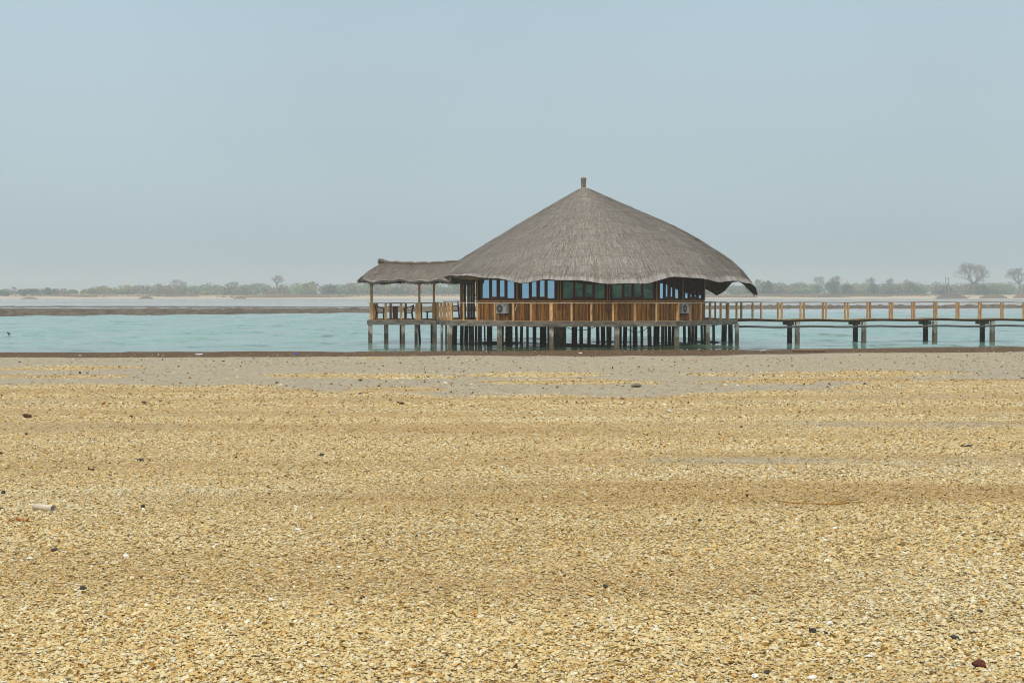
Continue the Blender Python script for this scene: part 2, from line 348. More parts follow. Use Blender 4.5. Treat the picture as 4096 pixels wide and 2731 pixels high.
# ------------------------------------------------------------------ shells lying on it
def shells():
    def sample(y0, y1, dens, deb=0):
        area = (.76 * (y0 + y1) / 2 + 3) * (y1 - y0); n = int(area * dens)
        k = int(n * 1.3); Y = rng.uniform(y0, y1, k); keep = rng.random(k) < (.76 * Y + 3) / (.76 * y1 + 3); Y = Y[keep]
        X = rng.uniform(-1, 1, len(Y)) * (.38 * Y + 1.5)
        m = shellmask(X, Y) if not deb else np.clip(.55 + .45 * sines(X * .3, Y * .25, 77), 0, 1) * (1 - .8 * wetmask(X, Y)) * (Y < shore(X) - .3); keep = rng.random(len(Y)) < np.clip(m * 1.15 + .02, 0, 1); return X[keep], Y[keep]
    def make(name, y0, y1, dens, hi, smean, seed, deb=0, tall=1.0):
        X, Y = sample(y0, y1, dens, deb); n = len(X)
        k = 8 if hi else 6; ang = np.arange(k) / k * 2 * math.pi
        rim = np.stack([np.cos(ang), np.sin(ang) * .82 + .12 * np.cos(ang * 2), np.zeros(k)], 1)
        if hi:
            mid = rim * .68 + np.array([0, .08, .72]); T = np.concatenate([rim, mid, [[.0, .14, 1.0]]])
            fs = []
            for i in range(k):
                j = (i + 1) % k; fs += [(i, j, k + j), (i, k + j, k + i), (k + i, k + j, 2 * k)]
        else:
            T = np.concatenate([rim, [[0, .1, 1.0]]]); fs = [(i, (i + 1) % k, k) for i in range(k)]
        fs = np.array(fs); nv = len(T)
        s = smean * .9 * np.exp(rng.normal(0, .44, n)) * (1 - .15 * np.clip(sines(X * .16, Y * 1.5, 43), -1, 1)); s = np.minimum(s, smean * 2.7)
        S = np.stack([s * .5 * rng.uniform(.85, 1.25, n), s * .5 * rng.uniform(.7, 1.05, n), s * rng.uniform(.14, .30, n) * tall], 1)
        jit = 1 + rng.normal(0, .10, (n, nv, 1)); P = T[None] * jit * S[:, None]
        flip = rng.random(n) < .16; P[flip, :, 2] *= -1; P[flip, :, 2] += (S[flip, 2] * .9)[:, None]
        tx = rng.normal(0, .30, n); yaw = rng.uniform(0, 6.283, n); ta = rng.uniform(0, 6.283, n)
        big = rng.random(n) < .10; tx[big] = rng.normal(0, .8, big.sum())
        # tilt about a random horizontal axis
        ax, ay = np.cos(ta), np.sin(ta); c, sn = np.cos(tx), np.sin(tx)
        cy, sy = np.cos(yaw), np.sin(yaw)
        x = P[..., 0] * cy[:, None] - P[..., 1] * sy[:, None]; y = P[..., 0] * sy[:, None] + P[..., 1] * cy[:, None]; z = P[..., 2]
        pl = x * ax[:, None] + y * ay[:, None]; pp = -x * ay[:, None] + y * ax[:, None]
        pp2 = pp * c[:, None] - z * sn[:, None]; z2 = pp * sn[:, None] + z * c[:, None]
        x = pl * ax[:, None] - pp2 * ay[:, None]; y = pl * ay[:, None] + pp2 * ax[:, None]
        zz = gz(X, Y)[:, None] + z2 + (rng.uniform(.0, .012, n) + np.abs(np.sin(tx)) * s * .25)[:, None]
        V = np.stack([x + X[:, None], y + Y[:, None], zz], -1).reshape(-1, 3)
        FF = (fs[None] + (np.arange(n) * nv)[:, None, None]).reshape(-1, 3)
        pal = np.array([[.66, .50, .265], [.70, .55, .32], [.62, .445, .205], [.74, .63, .42], [.54, .35, .13], [.80, .78, .72], [.26, .175, .09], [.05, .045, .04], [.50, .28, .085], [.70, .64, .52]])
        pr = np.array([.27, .25, .14, .15, .035, .04, .008, .004, .012, .09]); pr /= pr.sum()
        pale = .45 + 1.2 * np.clip(sines(X * .4, Y * .9, 41) + sm(.16, .3, X / Y) * .8 + .5 * sm(8.5, 6.5, Y) - .3, 0, 1.8)
        pr = np.array([.02, .02, .06, .02, .20, .025, .42, .13, .10, .02]) if deb else pr; pr = pr / pr.sum(); pid = rng.choice(len(pal), n, p=pr); sw = rng.random(n) < (0 if deb else .20) * pale; pid[sw] = rng.choice([3, 5, 9, 9, 3], sw.sum())
        cc = pal[pid] * np.array([.915, .915, .785]) * rng.uniform(.86, 1.14, (n, 1)); bnd = sines(X * .16, Y * 1.5, 43); cc = cc * (1 - .19 * np.clip(bnd, 0, 1.6))[:, None] ** np.array([.7, 1, 1.5]);  cc[flip] *= np.array([.95, .80, .58])
        cv = np.repeat(cc[:, None], nv, 1); cv[:, -1] *= .93; cv[:, :k] *= rng.uniform(.9, 1.05, (n, 1, 1))
        return V, FF, np.clip(cv, 0, .85).reshape(-1, 3)
    t = NT("shell_lime"); g = t.node("NewGeometry").outputs["Position"]; n = t.noise(g, 160, 2, .6)
    t.base(t.mix(1.0, t.attr("col").outputs[0], t.mix(t.rng(n.outputs[0], .35, .65), (.82, .80, .76), (1.06, 1.05, 1.03)), 'MULTIPLY')); t.set(.62, .25)
    Vs, Fs, Cs, b = [], [], [], 0
    for a in [(5.4, 8.2, 7600, True, .0145, 1), (8.2, 14, 4900, False, .0158, 2), (14, 24, 1700, False, .0185, 3), (24, 40, 380, False, .026, 4), (38, 66, 130, False, .038, 5, 0, 1.4), (28, 84, 5.5, False, .048, 6, 1, 1.6), (8, 34, 5, False, .03, 7, 1, 1.4)]:
        V, FF, C = make("s", *a); Vs.append(V); Fs.append(FF + b); Cs.append(C); b += len(V)
    o = npmesh("shell_bed", np.concatenate(Vs), np.concatenate(Fs), t.m, None, True, col=np.concatenate(Cs))
    tag(o, "thick layer of small tan and cream clam shells covering the beach", "shells", kind="stuff")
shells()

# ------------------------------------------------------------------ water
def water():
    t = NT("lagoon_water"); g = t.node("NewGeometry").outputs["Position"]; sp = t.node("SeparateXYZ"); t.link(g, sp.inputs[0])
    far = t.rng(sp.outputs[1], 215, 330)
    n1 = t.noise(g, 1.0, 3, .55, (.55, 1.5, 1)); n2 = t.noise(g, .16, 3, .5, (.5, 1.2, 1)); n3 = t.noise(g, .05, 3, .5, (.25, 1, 1))
    c = t.mix(t.rng(n2.outputs[0], .35, .65), (.135, .262, .222), (.148, .275, .232))
    near = t.rng(sp.outputs[1], 84, 97, 1, 0)
    c = t.mix(t.math('MULTIPLY', near, .45), c, (.085, .12, .08))
    hx = t.math('MULTIPLY', t.rng(sp.outputs[0], -8, -3.5), t.rng(sp.outputs[0], 14.5, 18, 1, 0)); c = t.mix(t.math('MULTIPLY', hx, t.rng(sp.outputs[1], 88, 95, .95, 0)), c, (.040, .050, .020))  # the hut's dark reflection and shade, painted into the water colour
    n5 = t.noise(g, 1, 3, .65, (.52, .36, 1)); st = t.math('MULTIPLY', t.rng(n5.outputs[0], .52, .62), t.rng(sp.outputs[1], 84, 210, .8, .2)); c = t.mix(st, c, (.045, .085, .055))  # ripple faces that mirror less sky, painted in as dark streaks
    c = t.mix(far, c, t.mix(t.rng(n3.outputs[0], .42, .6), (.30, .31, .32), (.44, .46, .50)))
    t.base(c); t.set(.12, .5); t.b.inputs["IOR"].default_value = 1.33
    bm = t.node("Bump"); t.link(n1.outputs[0], bm.inputs["Height"]); bm.inputs["Distance"].default_value = .05
    t.link(t.rng(far, 0, 1, .4, .05), bm.inputs["Strength"]); t.link(bm.outputs[0], t.b.inputs["Normal"])
    # near channel with real waves
    ys = np.concatenate([np.linspace(76, 112, 330)[:-1], np.geomspace(112, 345, 560)]); u = np.linspace(-1, 1, 420)
    Y, U = np.meshgrid(ys, u, indexing='ij'); X = U * (.42 * Y + 8)
    amp = np.interp(Y, [76, 84, 90, 120, 200, 345], [.012, .040, .065, .07, .055, .02])
    w1 = sines(X * .9, Y * 2.4, 51, 7, 2); w2 = sines(X * .35, Y * .8, 52, 7, 2); Z = amp * (.5 * w1 * np.clip(.6 + .6 * w2, .1, 2) + .35 * w2)
    V = np.stack([X, Y, Z], -1).reshape(-1, 3); Fc = gridfaces(len(ys), len(u))[:, ::-1]
    # calm wide sheet around it, a little lower
    ex = np.array([(-1800, 60), (1800, 60), (1800, 1130), (-1800, 1130)], float); b = len(V)
    V = np.concatenate([V, np.column_stack([ex, np.full(4, -.075)])]); Fc = np.concatenate([Fc, [[b, b + 1, b + 2, b + 3]]])
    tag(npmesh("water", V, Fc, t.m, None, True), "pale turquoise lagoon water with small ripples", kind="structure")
water()

# ------------------------------------------------------------------ mud banks and the far shore
def mud():
    t = NT("tidal_mud"); g = t.node("NewGeometry").outputs["Position"]; sp = t.node("SeparateXYZ"); t.link(g, sp.inputs[0])
    n1 = t.noise(g, .8, 5, .7, (2.2, .3, 1)); n2 = t.noise(g, .12, 4, .6, (.3, 1.0, 1))
    c = t.mix(t.rng(n2.outputs[0], .35, .65), (.09, .062, .036), (.16, .115, .070)); c = t.mix(t.rng(n1.outputs[0], .42, .62, 0, .9), c, (.035, .024, .013))
    t.base(c); t.set(.75, .2); t.bump(n1.outputs[0], .6, .2)
    ys = np.linspace(196, 445, 260); xs = np.linspace(-190, 190, 900); Y, X = np.meshgrid(ys, xs, indexing='ij')
    px = X / Y * F + 2048
    edge = np.interp(px, [-400, 0, 700, 1400, 2200, 3000, 4096, 4500], [203, 209, 228, 250, 285, 318, 338, 344])
    back = np.interp(px, [-400, 0, 700, 1400, 3000, 4096], [420, 400, 395, 385, 425, 430])
    d = Y - edge + sines(X * .12, Y * .1, 61) * 3
    clump = sines(X * 1.1, Y * .35, 62, 9, 3)
    ridge = .34 * sm(0, 12, d) * sm(62, 26, d) * (1 + .5 * clump)
    flat = .12 * sm(22, 60, d) * (.55 + .8 * sines(X * .012, Y * .085, 63))
    flat = flat * sm(0, 10, back - Y)
    lakes = sm(0, 1.0, sines(X * .010 + 2, Y * .075, 64) + (px > 900) * sm(330, 350, Y) * .7) * .2
    Z = -.09 + .05 * sm(-2, 4, d) + ridge + flat - lakes * sm(30, 45, d) + .05 * clump * sm(0, 6, d)
    Z = np.where((Y > back + 4) | (d < -6), -.4, Z)
    tag(npmesh("mudflat", np.stack([X, Y, Z], -1).reshape(-1, 3), gridfaces(len(ys), len(xs))[:, ::-1], t.m, None, True),
        "dark brown clumpy mud bank across the lagoon", kind="structure")
    t = NT("wet_flat"); g = t.node("NewGeometry").outputs["Position"]; n = t.noise(g, .05, 4, .6, (.2, 1, 1))
    t.base(t.mix(t.rng(n.outputs[0], .35, .65), (.20, .195, .18), (.36, .35, .33))); t.set(.6, .3)
    ys = np.linspace(430, 1120, 230); xs = np.linspace(-620, 620, 160); Y, X = np.meshgrid(ys, xs, indexing='ij')
    Z = -.092 + .05 * sines(X * .0015, Y * .021, 71, 9, 3) + .02 * sines(X * .02, Y * .14, 72) + .04 * sm(860, 1090, Y)
    tag(npmesh("tidal_flat", np.stack([X, Y, Z], -1).reshape(-1, 3), gridfaces(len(ys), len(xs))[:, ::-1], t.m, None, True),
        "pale grey tidal flat streaked with shallow water", kind="structure")
    t = NT("far_sand"); g = t.node("NewGeometry").outputs["Position"]; sp = t.node("SeparateXYZ"); t.link(g, sp.inputs[0])
    n = t.noise(g, .03, 4, .6, (.4, 1.5, 1)); yy = t.math('ADD', sp.outputs[1], t.math('MULTIPLY', t.math('SUBTRACT', n.outputs[0], .5), 90))
    c = t.mix(t.rng(yy, 1135, 1165), (.44, .35, .235), (.25, .175, .095)); t.base(c); t.set(.95, .1)
    ys = np.concatenate([np.linspace(1080, 1200, 60), np.linspace(1220, 3000, 20)]); xs = np.linspace(-1500, 1500, 240); Y, X = np.meshgrid(ys, xs, indexing='ij')
    Z = -.3 + 1.25 * sm(1085, 1112, Y + 6 * sines(X * .02, Y * .01, 81)) + 2.2 * sm(1110, 1180, Y) + .35 * sines(X * .035, Y * .05, 82) * sm(1105, 1140, Y)
    tag(npmesh("far_shore", np.stack([X, Y, Z], -1).reshape(-1, 3), gridfaces(len(ys), len(xs))[:, ::-1], t.m, None, True),
        "hazy low shore of sand and dry grass across the lagoon", kind="structure")
mud()
def farz(Y): return float(-.3 + 1.25 * sm(1085, 1112, Y) + 2.2 * sm(1110, 1180, Y))

def quadcloud(C, size, flat=.5, r=None):
    r = r or rng; n = len(C); a = r.normal(0, 1, (n, 3)); a /= np.linalg.norm(a, axis=1)[:, None]
    b = np.cross(a, r.normal(0, 1, (n, 3))); b /= np.linalg.norm(b, axis=1)[:, None]
    s = size * r.uniform(.5, 1.4, (n, 1)); a = a * s; b = b * s * flat
    V = np.stack([C - a, C - b * .9, C + a, C + b], 1).reshape(-1, 3); return V, np.arange(4 * n).reshape(n, 4)
def tint(n, k, lo=.6, hi=1.4): return np.repeat(rng.uniform(lo, hi, (n, 1)) * np.array([[1, 1, 1]]), k, 0)
def scrub():
    # one hazy mass of bushes along the far shore
    C = []; cols = []
    topx = np.array([-520, -405, -370, -340, -300, -200, -110, -40, 60, 150, 260, 330, 400, 520.]); toph = np.array([5.2, 5.2, 6.0, 7.5, 8.5, 9.5, 10.2, 10.5, 10, 10.5, 10.5, 10, 10, 10.])
    for i in range(620):
        Y = 1165 + abs(rng.normal(0, 60)); x = rng.uniform(-.40, .41) * Y * 1.02
        if x < -.325 * Y and rng.random() < .55: continue
        h = np.interp(x * 1200 / Y, topx, toph) * rng.uniform(.42, 1.08); rr = h * rng.uniform(.55, 1.0); n = int(90 + 5 * rr * rr)
        d = rng.normal(0, 1, (n, 3)); d /= np.linalg.norm(d, axis=1)[:, None]; rad = rng.random((n, 1)) ** .4
        lum = 1 + .22 * np.sin(d[:, :1] * 5 + i) * np.cos(d[:, 1:2] * 4 + i)
        p = d * rad * lum * np.array([rr, rr * .8, h * .52]) + np.array([x, Y, farz(Y) + h * .50]); C.append(p)
        cols.append(np.repeat(np.array([[rng.uniform(.7, 1.5), rng.uniform(.7, 1.3), rng.uniform(.7, 1.4)]]), n, 0) * rng.uniform(.7, 1.3, (n, 1)))
    C = np.concatenate(C); V, Fc = quadcloud(C, .75, .6)
    tag(npmesh("scrubland", V, Fc, M['leaf'], None, False, col=np.repeat(np.concatenate(cols), 4, 0)), "hazy green belt of scrub bushes along the far shore", "bushes", kind="stuff")
    # dry grass in front of it
    n = 26000; x = rng.uniform(-480, 480, n); Y = 1128 + rng.random(n) ** 1.2 * 70 + 12 * sines(x * .02, x * 0, 91)
    keep = sines(x * .03, Y * .06, 92) > -.5; x, Y = x[keep], Y[keep]; n = len(x)
    h = rng.uniform(.7, 1.9, n); wd = rng.uniform(.25, .7, n); z = -.3 + 1.25 * sm(1085, 1112, Y) + 2.2 * sm(1110, 1180, Y) - .2
    V = np.stack([np.stack([x - wd, Y, z], 1), np.stack([x + wd, Y + rng.normal(0, .3, n), z], 1), np.stack([x + rng.normal(0, .5, n), Y, z + h], 1)], 1).reshape(-1, 3)
    tag(npmesh("dry_grass", V, np.arange(3 * n).reshape(n, 3), M['drygrass'], None, False, col=tint(n, 3, .8, 1.2)), "straw coloured dry grass at the foot of the far scrub", "grass", kind="stuff")
scrub()
def segs_mesh(S, n=5):
    S = np.array(S); p0, p1, r0, r1 = S[:, :3], S[:, 3:6], S[:, 6:7], S[:, 7:8]
    d = p1 - p0; d /= np.linalg.norm(d, axis=1)[:, None] + 1e-9; ref = np.where(np.abs(d[:, 2:3]) < .9, [[0, 0, 1.]], [[0, 1., 0]])
    x = np.cross(d, ref); x /= np.linalg.norm(x, axis=1)[:, None]; y = np.cross(x, d); vs = []
    for p, r in ((p0, r0), (p1, r1)):
        for k in range(n):
            a = 2 * math.pi * k / n; vs.append(p + (x * math.cos(a) + y * math.sin(a)) * r)
    V = np.stack(vs, 1).reshape(-1, 3); m = len(S); fs = np.array([(k, (k + 1) % n, n + (k + 1) % n, n + k) for k in range(n)])
    return V, (fs[None] + (np.arange(m) * 2 * n)[:, None, None]).reshape(-1, 4)
def bare_tree(px, ytop, wpx, Y, label, seed, trunk=.34, limbs=6, depth=4, flat=.6, rt=None, lean=0, ybase=None, name="baobab_tree", group="bare trees on the far shore", twig=.10, low=.45):
    rd = random.Random(seed); zb = farz(Y) - .3; H = zat(ytop, Y) - zb; W = wpx / F * Y / 2; x = xat(px, Y)
    root = thing(name, label, "tree", (x, Y, zb), group); rt = rt or H * .055
    T = []; S = []
    hb = H * trunk; p = Vector((0, 0, 0)); 
    for i in range(4):
        q_ = Vector((lean * (i + 1) / 4 * H * .2 + rd.uniform(-.1, .1), 0, hb * (i + 1) / 4)); T.append((*p, *q_, rt * (1.25 if i == 0 else 1 - .12 * i), rt * (.88 - .12 * i))); p = q_
    def grow(p, d, ln, r, k):
        b = p; dd = d.copy()
        for i in range(2):
            dd = (dd + Vector((rd.uniform(-.25, .25), rd.uniform(-.25, .25), rd.uniform(-.12, .22)))).normalized()
            e_ = b + dd * ln * .5
            S.append((*b, *e_, r * (1 - .2 * i), r * (.8 - .2 * i))); b = e_
        if k == 0: return
        for i in range(rd.choice([2, 3, 3])):
            v = Vector((rd.uniform(-1, 1), rd.uniform(-1, 1), rd.uniform(-.45, .9) * flat)) * .85 + dd * .75
            grow(b, v.normalized(), ln * rd.uniform(.62, .82), max(r * .55, twig), k - 1)
    tot = sum(.72 ** i for i in range(depth + 1)); L0 = math.hypot(W, H - hb) / tot * 1.05
    for i in range(limbs):
        a = (i + rd.uniform(-.3, .3)) / limbs * 2 * math.pi; ux = math.cos(a) * W / (H - hb + .01) * 1.0
        grow(p - Vector((0, 0, hb * .12 * (i % 2))), Vector((ux, math.sin(a) * .8, rd.uniform(low, 1.1))).normalized(), L0, rt * .40, depth)
    A = np.array(S); xs_ = A[:, [0, 3]]; zs_ = A[:, [2, 5]]; kx = W / np.percentile(np.abs(xs_), 99); kz = (H - hb) / (np.percentile(zs_, 99.5) - hb)
    for c_ in (0, 3): A[:, c_] *= kx
    for c_ in (1, 4): A[:, c_] *= kx
    for c_ in (2, 5): A[:, c_] = hb + (A[:, c_] - hb) * kz
    S = A
    V, Fc = segs_mesh(T, 8); npmesh("trunk", V, Fc, M['bark'], root, True, origin=(0, 0, 0))
    V, Fc = segs_mesh(S, 3); npmesh("crown", V, Fc, M['bark'], root, True, origin=(0, 0, 0))
    return root
TREES = [
 (3893, 1050, 132, 1175, "largest baobab on the far shore with a tall bare domed crown", 1, dict(trunk=.36, limbs=11, depth=5, flat=1.0, rt=1.6, twig=.08, low=-.15)),
 (4078, 1072, 112, 1180, "wide bare baobab cut by the frame edge beyond the walkway", 2, dict(trunk=.42, limbs=7, depth=5, flat=.5, rt=1.6, twig=.085)),
 (1108, 1101, 52, 1190, "tall narrow bare baobab standing above the scrub with short side limbs", 3, dict(trunk=.62, limbs=6, depth=4, flat=.9, rt=1.3)),
 (715, 1118, 74, 1200, "flat topped bare tree with a twin crown above the scrub", 4, dict(trunk=.45, limbs=6, depth=4, flat=.35, rt=.9)),
 (930, 1126, 52, 1200, "low wide bare baobab rising just over dense green scrub", 5, dict(trunk=.45, limbs=6, depth=4, flat=.3, rt=1.0)),
 (1254, 1125, 52, 1230, "pale rounded bare tree near the open terrace roof", 6, dict(trunk=.35, limbs=7, depth=4, flat=.8, rt=.7)),
 (1030, 1133, 56, 1240, "faint dome shaped leafless tree beside the tall narrow baobab", 7, dict(trunk=.3, limbs=8, depth=4, flat=.8, rt=.7)),
 (640, 1132, 36, 1230, "faint small leafless tree next to the twin crowned tree", 8, dict(trunk=.4, limbs=5, depth=4, flat=.7, rt=.6)),
 (64, 1146, 34, 1150, "small leaning bare tree in the gap between round bushes", 9, dict(trunk=.55, limbs=5, depth=4, flat=.4, rt=.5, lean=-1)),
 (3277, 1106, 44, 1200, "slender bare tree with upright fan of branches over the walkway rail", 10, dict(trunk=.4, limbs=6, depth=4, flat=.9, rt=.7)),
 (3343, 1103, 48, 1195, "bare tree with round crown behind a dark green bush", 11, dict(trunk=.45, limbs=7, depth=4, flat=.7, rt=.8)),
 (3480, 1110, 40, 1200, "bare tree with a compact ball shaped crown mid way along the walkway", 12, dict(trunk=.4, limbs=7, depth=4, flat=.8, rt=.7)),
 (3558, 1114, 34, 1215, "small pale bare tree standing alone above the scrub line", 13, dict(trunk=.45, limbs=6, depth=4, flat=.8, rt=.6)),
 (3632, 1117, 46, 1240, "faint wide leafless tree left of the wooden power frame", 14, dict(trunk=.4, limbs=7, depth=4, flat=.5, rt=.7)),
 (3030, 1116, 30, 1220, "thin faint bare tree just past the drooping end of the thatch", 15, dict(trunk=.4, limbs=5, depth=4, flat=.9, rt=.45)),
 (208, 1157, 26, 1165, "tiny bare tree between a spiky bush and the scrub", 16, dict(trunk=.4, limbs=5, depth=3, flat=.7, rt=.4)),
]
for px, yt, wp, Y, lab, sd_, kw in TREES: bare_tree(px, yt, wp, Y, lab, sd_, **kw)
def bush(px, ytop, wpx, Y, label, mat='leafd', name="bush", peak=0):
    zb = farz(Y) - .2; H = zat(ytop, Y) - zb; W = wpx / F * Y / 2; x = xat(px, Y)
    root = thing(name, label, "bush", (x, Y, zb), "bushes on the far shore"); C = []
    k = 9
    for i in range(k):
        c = np.array([rng.uniform(-.75, .75) * W, rng.uniform(-.5, .5) * W, H * rng.uniform(.3, .74)]); r_ = np.array([W * .48, W * .45, H * .30])
        if i == 0: c = np.array([peak * W, 0, H * .72])
        n = 130; d = rng.normal(0, 1, (n, 3)); d /= np.linalg.norm(d, axis=1)[:, None]; C.append(c + d * r_ * rng.random((n, 1)) ** .4)
    C = np.concatenate(C); V, Fc = quadcloud(C, .55, .6); npmesh("crown", V, Fc, M[mat], root, False, col=tint(len(C), 4), origin=(0, 0, 0))
    V, Fc = segs_mesh([(0, 0, 0, .2 * i, .1 * i, H * .5, .22, .1) for i in (-2, 0, 2)]); npmesh("stem", V, Fc, M['bark'], root, origin=(0, 0, 0))
for a in [(4, 1160, 26, 1150, "dark bush cut off by the edge of the frame beyond the mud bank"), (25, 1165, 30, 1152, "small low dark bush beside the leaning bare tree"),
          (92, 1157, 46, 1150, "broad round green bush just beside the leaning bare tree"), (138, 1155, 36, 1152, "pointed dark bush standing alone with gaps on both sides"),
          (188, 1149, 34, 1150, "tall spiky dark bush with a crooked top at the start of the scrub"), (3390, 1124, 40, 1160, "dark rounded bush near the fan shaped bare tree"),
          (3330, 1121, 50, 1160, "dark green bush at the foot of the round crowned bare tree"), (3070, 1121, 46, 1175, "grey green pointed bush just past the drooping thatch"),
          (3490, 1127, 56, 1165, "dark spreading bush under the compact bare tree"), (3790, 1134, 50, 1165, "dark bush between the power frame and the largest baobab"),
          (3640, 1130, 90, 1170, "wide dark thicket under the faint leafless tree"), (3930, 1136, 60, 1165, "low dark bush at the trunk of the largest baobab"),
          (1320, 1139, 50, 1170, "green bush between the rounded bare tree and the terrace"), (1590, 1144, 70, 1165, "bush seen through the open terrace above the table")]:
    bush(*a)
def mound(px, y0, wpx, Y, label):
    zb = -.4; H = zat(y0, Y) - zb; W = wpx / F * Y / 2; x = xat(px, Y); n = 900
    root = thing("grass_mound", label, "grass mound", (x, Y, zb), "grass mounds on the far sand")
    u = rng.uniform(-1, 1, n); v = rng.uniform(-1, 1, n); h = H * np.clip(1 - u * u, 0, 1) ** .7 * rng.uniform(.7, 1.05, n); s = rng.uniform(.3, .8, n)
    X = u * W; YY = v * W * .3
    V = np.stack([np.stack([X - s, YY, 0 * h], 1), np.stack([X + s, YY + .3, 0 * h], 1), np.stack([X + rng.normal(0, .6, n), YY, h], 1)], 1).reshape(-1, 3)
    npmesh("blades", V, np.arange(3 * n).reshape(n, 3), M['drygrass'], root, False, col=tint(n, 3, .9, 1.35), origin=(0, 0, 0))
for a in [(3806, 1171, 130, 1098, "wide brown grass mound on the far sand below the power frame"), (3972, 1175, 118, 1100, "low brown grass mound on the sand below the largest baobab"),
          (4080, 1176, 60, 1100, "brown grass mound at the frame edge below the cut off baobab"), (960, 1184, 52, 1092, "small brown grass mound on sand below the low wide baobab"),
          (118, 1187, 60, 1085, "flat brown grass mound in front of the pointed dark bush"), (585, 1185, 56, 1090, "small rounded grass mound below the faint leafless tree")]: mound(*a)
def power_frame():
    Y = 1110; zb = farz(Y) - .3; x0, x1 = xat(3781, Y), xat(3793, Y); zt = zat(1108, Y)
    r_ = thing("power_pole_frame", "wooden two post power frame with crossbars rising from the far scrub", "pole frame", ((x0 + x1) / 2, Y, zb))
    for x, z in ((x0, zt), (x1, zt - .2)):
        m = MB(); m.bar((x, Y, zb), (x, Y, z), .55, .55, .45, .45); m.build("post", M['pole'], r_)
    for z in (zt - 1.6, zt - 4.8, zt - 8.0):
        m = MB(); m.bar((x0 - .35, Y - .35, z), (x1 + .35, Y - .35, z), .2, .38); m.build("crossbar", M['pole'], r_)
power_frame()

# ------------------------------------------------------------------ the stilt restaurant
CX, CY = 5.1, 97.3; DZ = 1.64
HUT = thing("stilt_restaurant", "round thatched wooden restaurant on stilts over the lagoon with an open side terrace", "restaurant", (CX, CY, 0))
def octv(r, a): return Vector((CX + r * math.cos(R(a)), CY + r * math.sin(R(a)), 0))
pA, pB, pC, pD, pE = Vector((-5.3, 95.4, 0)), Vector((-3.95, 91.2, 0)), octv(10.2, -105), octv(10.2, -60), octv(10.25, -15)
DECK = [pA, pB, pC, pD, pE, octv(10.2, 30), octv(10.2, 75), octv(10.2, 120), Vector((-5.3, 101.5, 0))]
TX0, TX1, TY0, TY1 = -9.55, -5.31, 94.2, 99.6; TDZ = 1.615
def slab(poly, z0, z1, name, m):
    b = MB(); n = len(poly); b.add([(p.x, p.y, z0) for p in poly] + [(p.x, p.y, z1) for p in poly],
        [tuple(range(n))[::-1], tuple(range(n, 2 * n))] + [(i, (i + 1) % n, n + (i + 1) % n, n + i) for i in range(n)]); return b.build(name, m, HUT)
slab(DECK, DZ - .05, DZ, "deck_floor", M['deck'])
slab([Vector((TX0, TY0, 0)), Vector((TX1, TY0, 0)), Vector((TX1, TY1, 0)), Vector((TX0, TY1, 0))], TDZ - .05, TDZ, "terrace_floor", M['deck'])
def edgebox(b, p, q_, z0, z1, t0, t1):          # a board along p->q, from t0 to t1 outwards
    d = (q_ - p).normalized(); n = Vector((d.y, -d.x, 0)); P = [p + n * t0, q_ + n * t0, q_ + n * t1, p + n * t1]
    b.add([(v.x, v.y, z) for z in (z0, z1) for v in P], [(0, 3, 2, 1), (4, 5, 6, 7), (0, 1, 5, 4), (1, 2, 6, 5), (2, 3, 7, 6), (3, 0, 4, 7)])
for i in range(len(DECK) - 1):
    p, q_ = DECK[i], DECK[i + 1]; b = MB((1, 1, 1))
    nseg = 3 if (q_ - p).length > 5 else 1
    for k in range(nseg):
        b.c = tuple([random.uniform(.8, 1.15)] * 3); a0, a1 = p.lerp(q_, k / nseg), p.lerp(q_, (k + 1) / nseg)
        edgebox(b, a0, a1, DZ - .34 + random.uniform(-.012, .012), DZ - .035, -.12, .03 + .004 * k)
    b.build("edge_beam", M['fascia'], HUT)
b = MB()
for z0, z1, p, q_ in ((TDZ - .34, TDZ - .03, Vector((TX0 - .05, TY0, 0)), Vector((TX1 + .3, TY0, 0))), (TDZ - .34, TDZ - .03, Vector((TX0, TY1, 0)), Vector((TX0, TY0 + .1, 0)))):
    edgebox(b, p, q_, z0, z1, -.12, .03)
b.build("edge_beam", M['fascia'], HUT)
# floor joists under the deck
b = MB((.7, .7, .7))
for k in range(9):
    y = 90.5 + k * 1.7; hw = math.sqrt(max(.1, 9.3 ** 2 - (y - CY) ** 2)); b.box((CX, y, DZ - .17), (2 * hw, .14, .22))
b.build("joist", M['dark'], HUT)
# --- railing
def post(p, z0, z1, wd=.105, c=None, m='post', rz=0, name="railing_post"):
    b = MB(tuple([c or random.uniform(.75, 1.25)] * 3)); b.box((p.x, p.y, (z0 + z1) / 2), (wd, wd, z1 - z0), rz); return b.build(name, M[m], HUT)
RZ = 2.78
def upx(p, q_, px):                             # fraction along p->q that a photo column meets
    a = (px - 2048) / F; d = q_ - p; return (a * p.y - p.x) / (d.x - a * d.y)
def railing(p, q_, n, z0, z1, first=True, last=False, inset=.09, ends=None, thick=.105, cols=None):
    d = (q_ - p).normalized(); nn = Vector((d.y, -d.x, 0)); rz = math.atan2(d.y, d.x)
    p, q_ = p - nn * inset, q_ - nn * inset
    for k in range(0 if first else 1, n + (1 if last else 0)):
        wd = thick * random.uniform(.9, 1.15) * (1.5 if (k == 0 and ends) else 1); post(p.lerp(q_, upx(p, q_, cols[k]) if cols else k / n), z0, z1 - .045, wd, rz=rz)
    b = MB(); m_ = 6; pr = None
    for k in range(m_):
        a0, a1 = p.lerp(q_, k / m_), p.lerp(q_, (k + 1) / m_); b.bar(a0 + Vector((0, 0, z1 - .024 + .012 * math.sin(k * 2.1))), a1 + Vector((0, 0, z1 - .024 + .012 * math.sin((k + 1) * 2.1))), .13, .048)
    b.build("hand_rail", M['rail'], HUT)
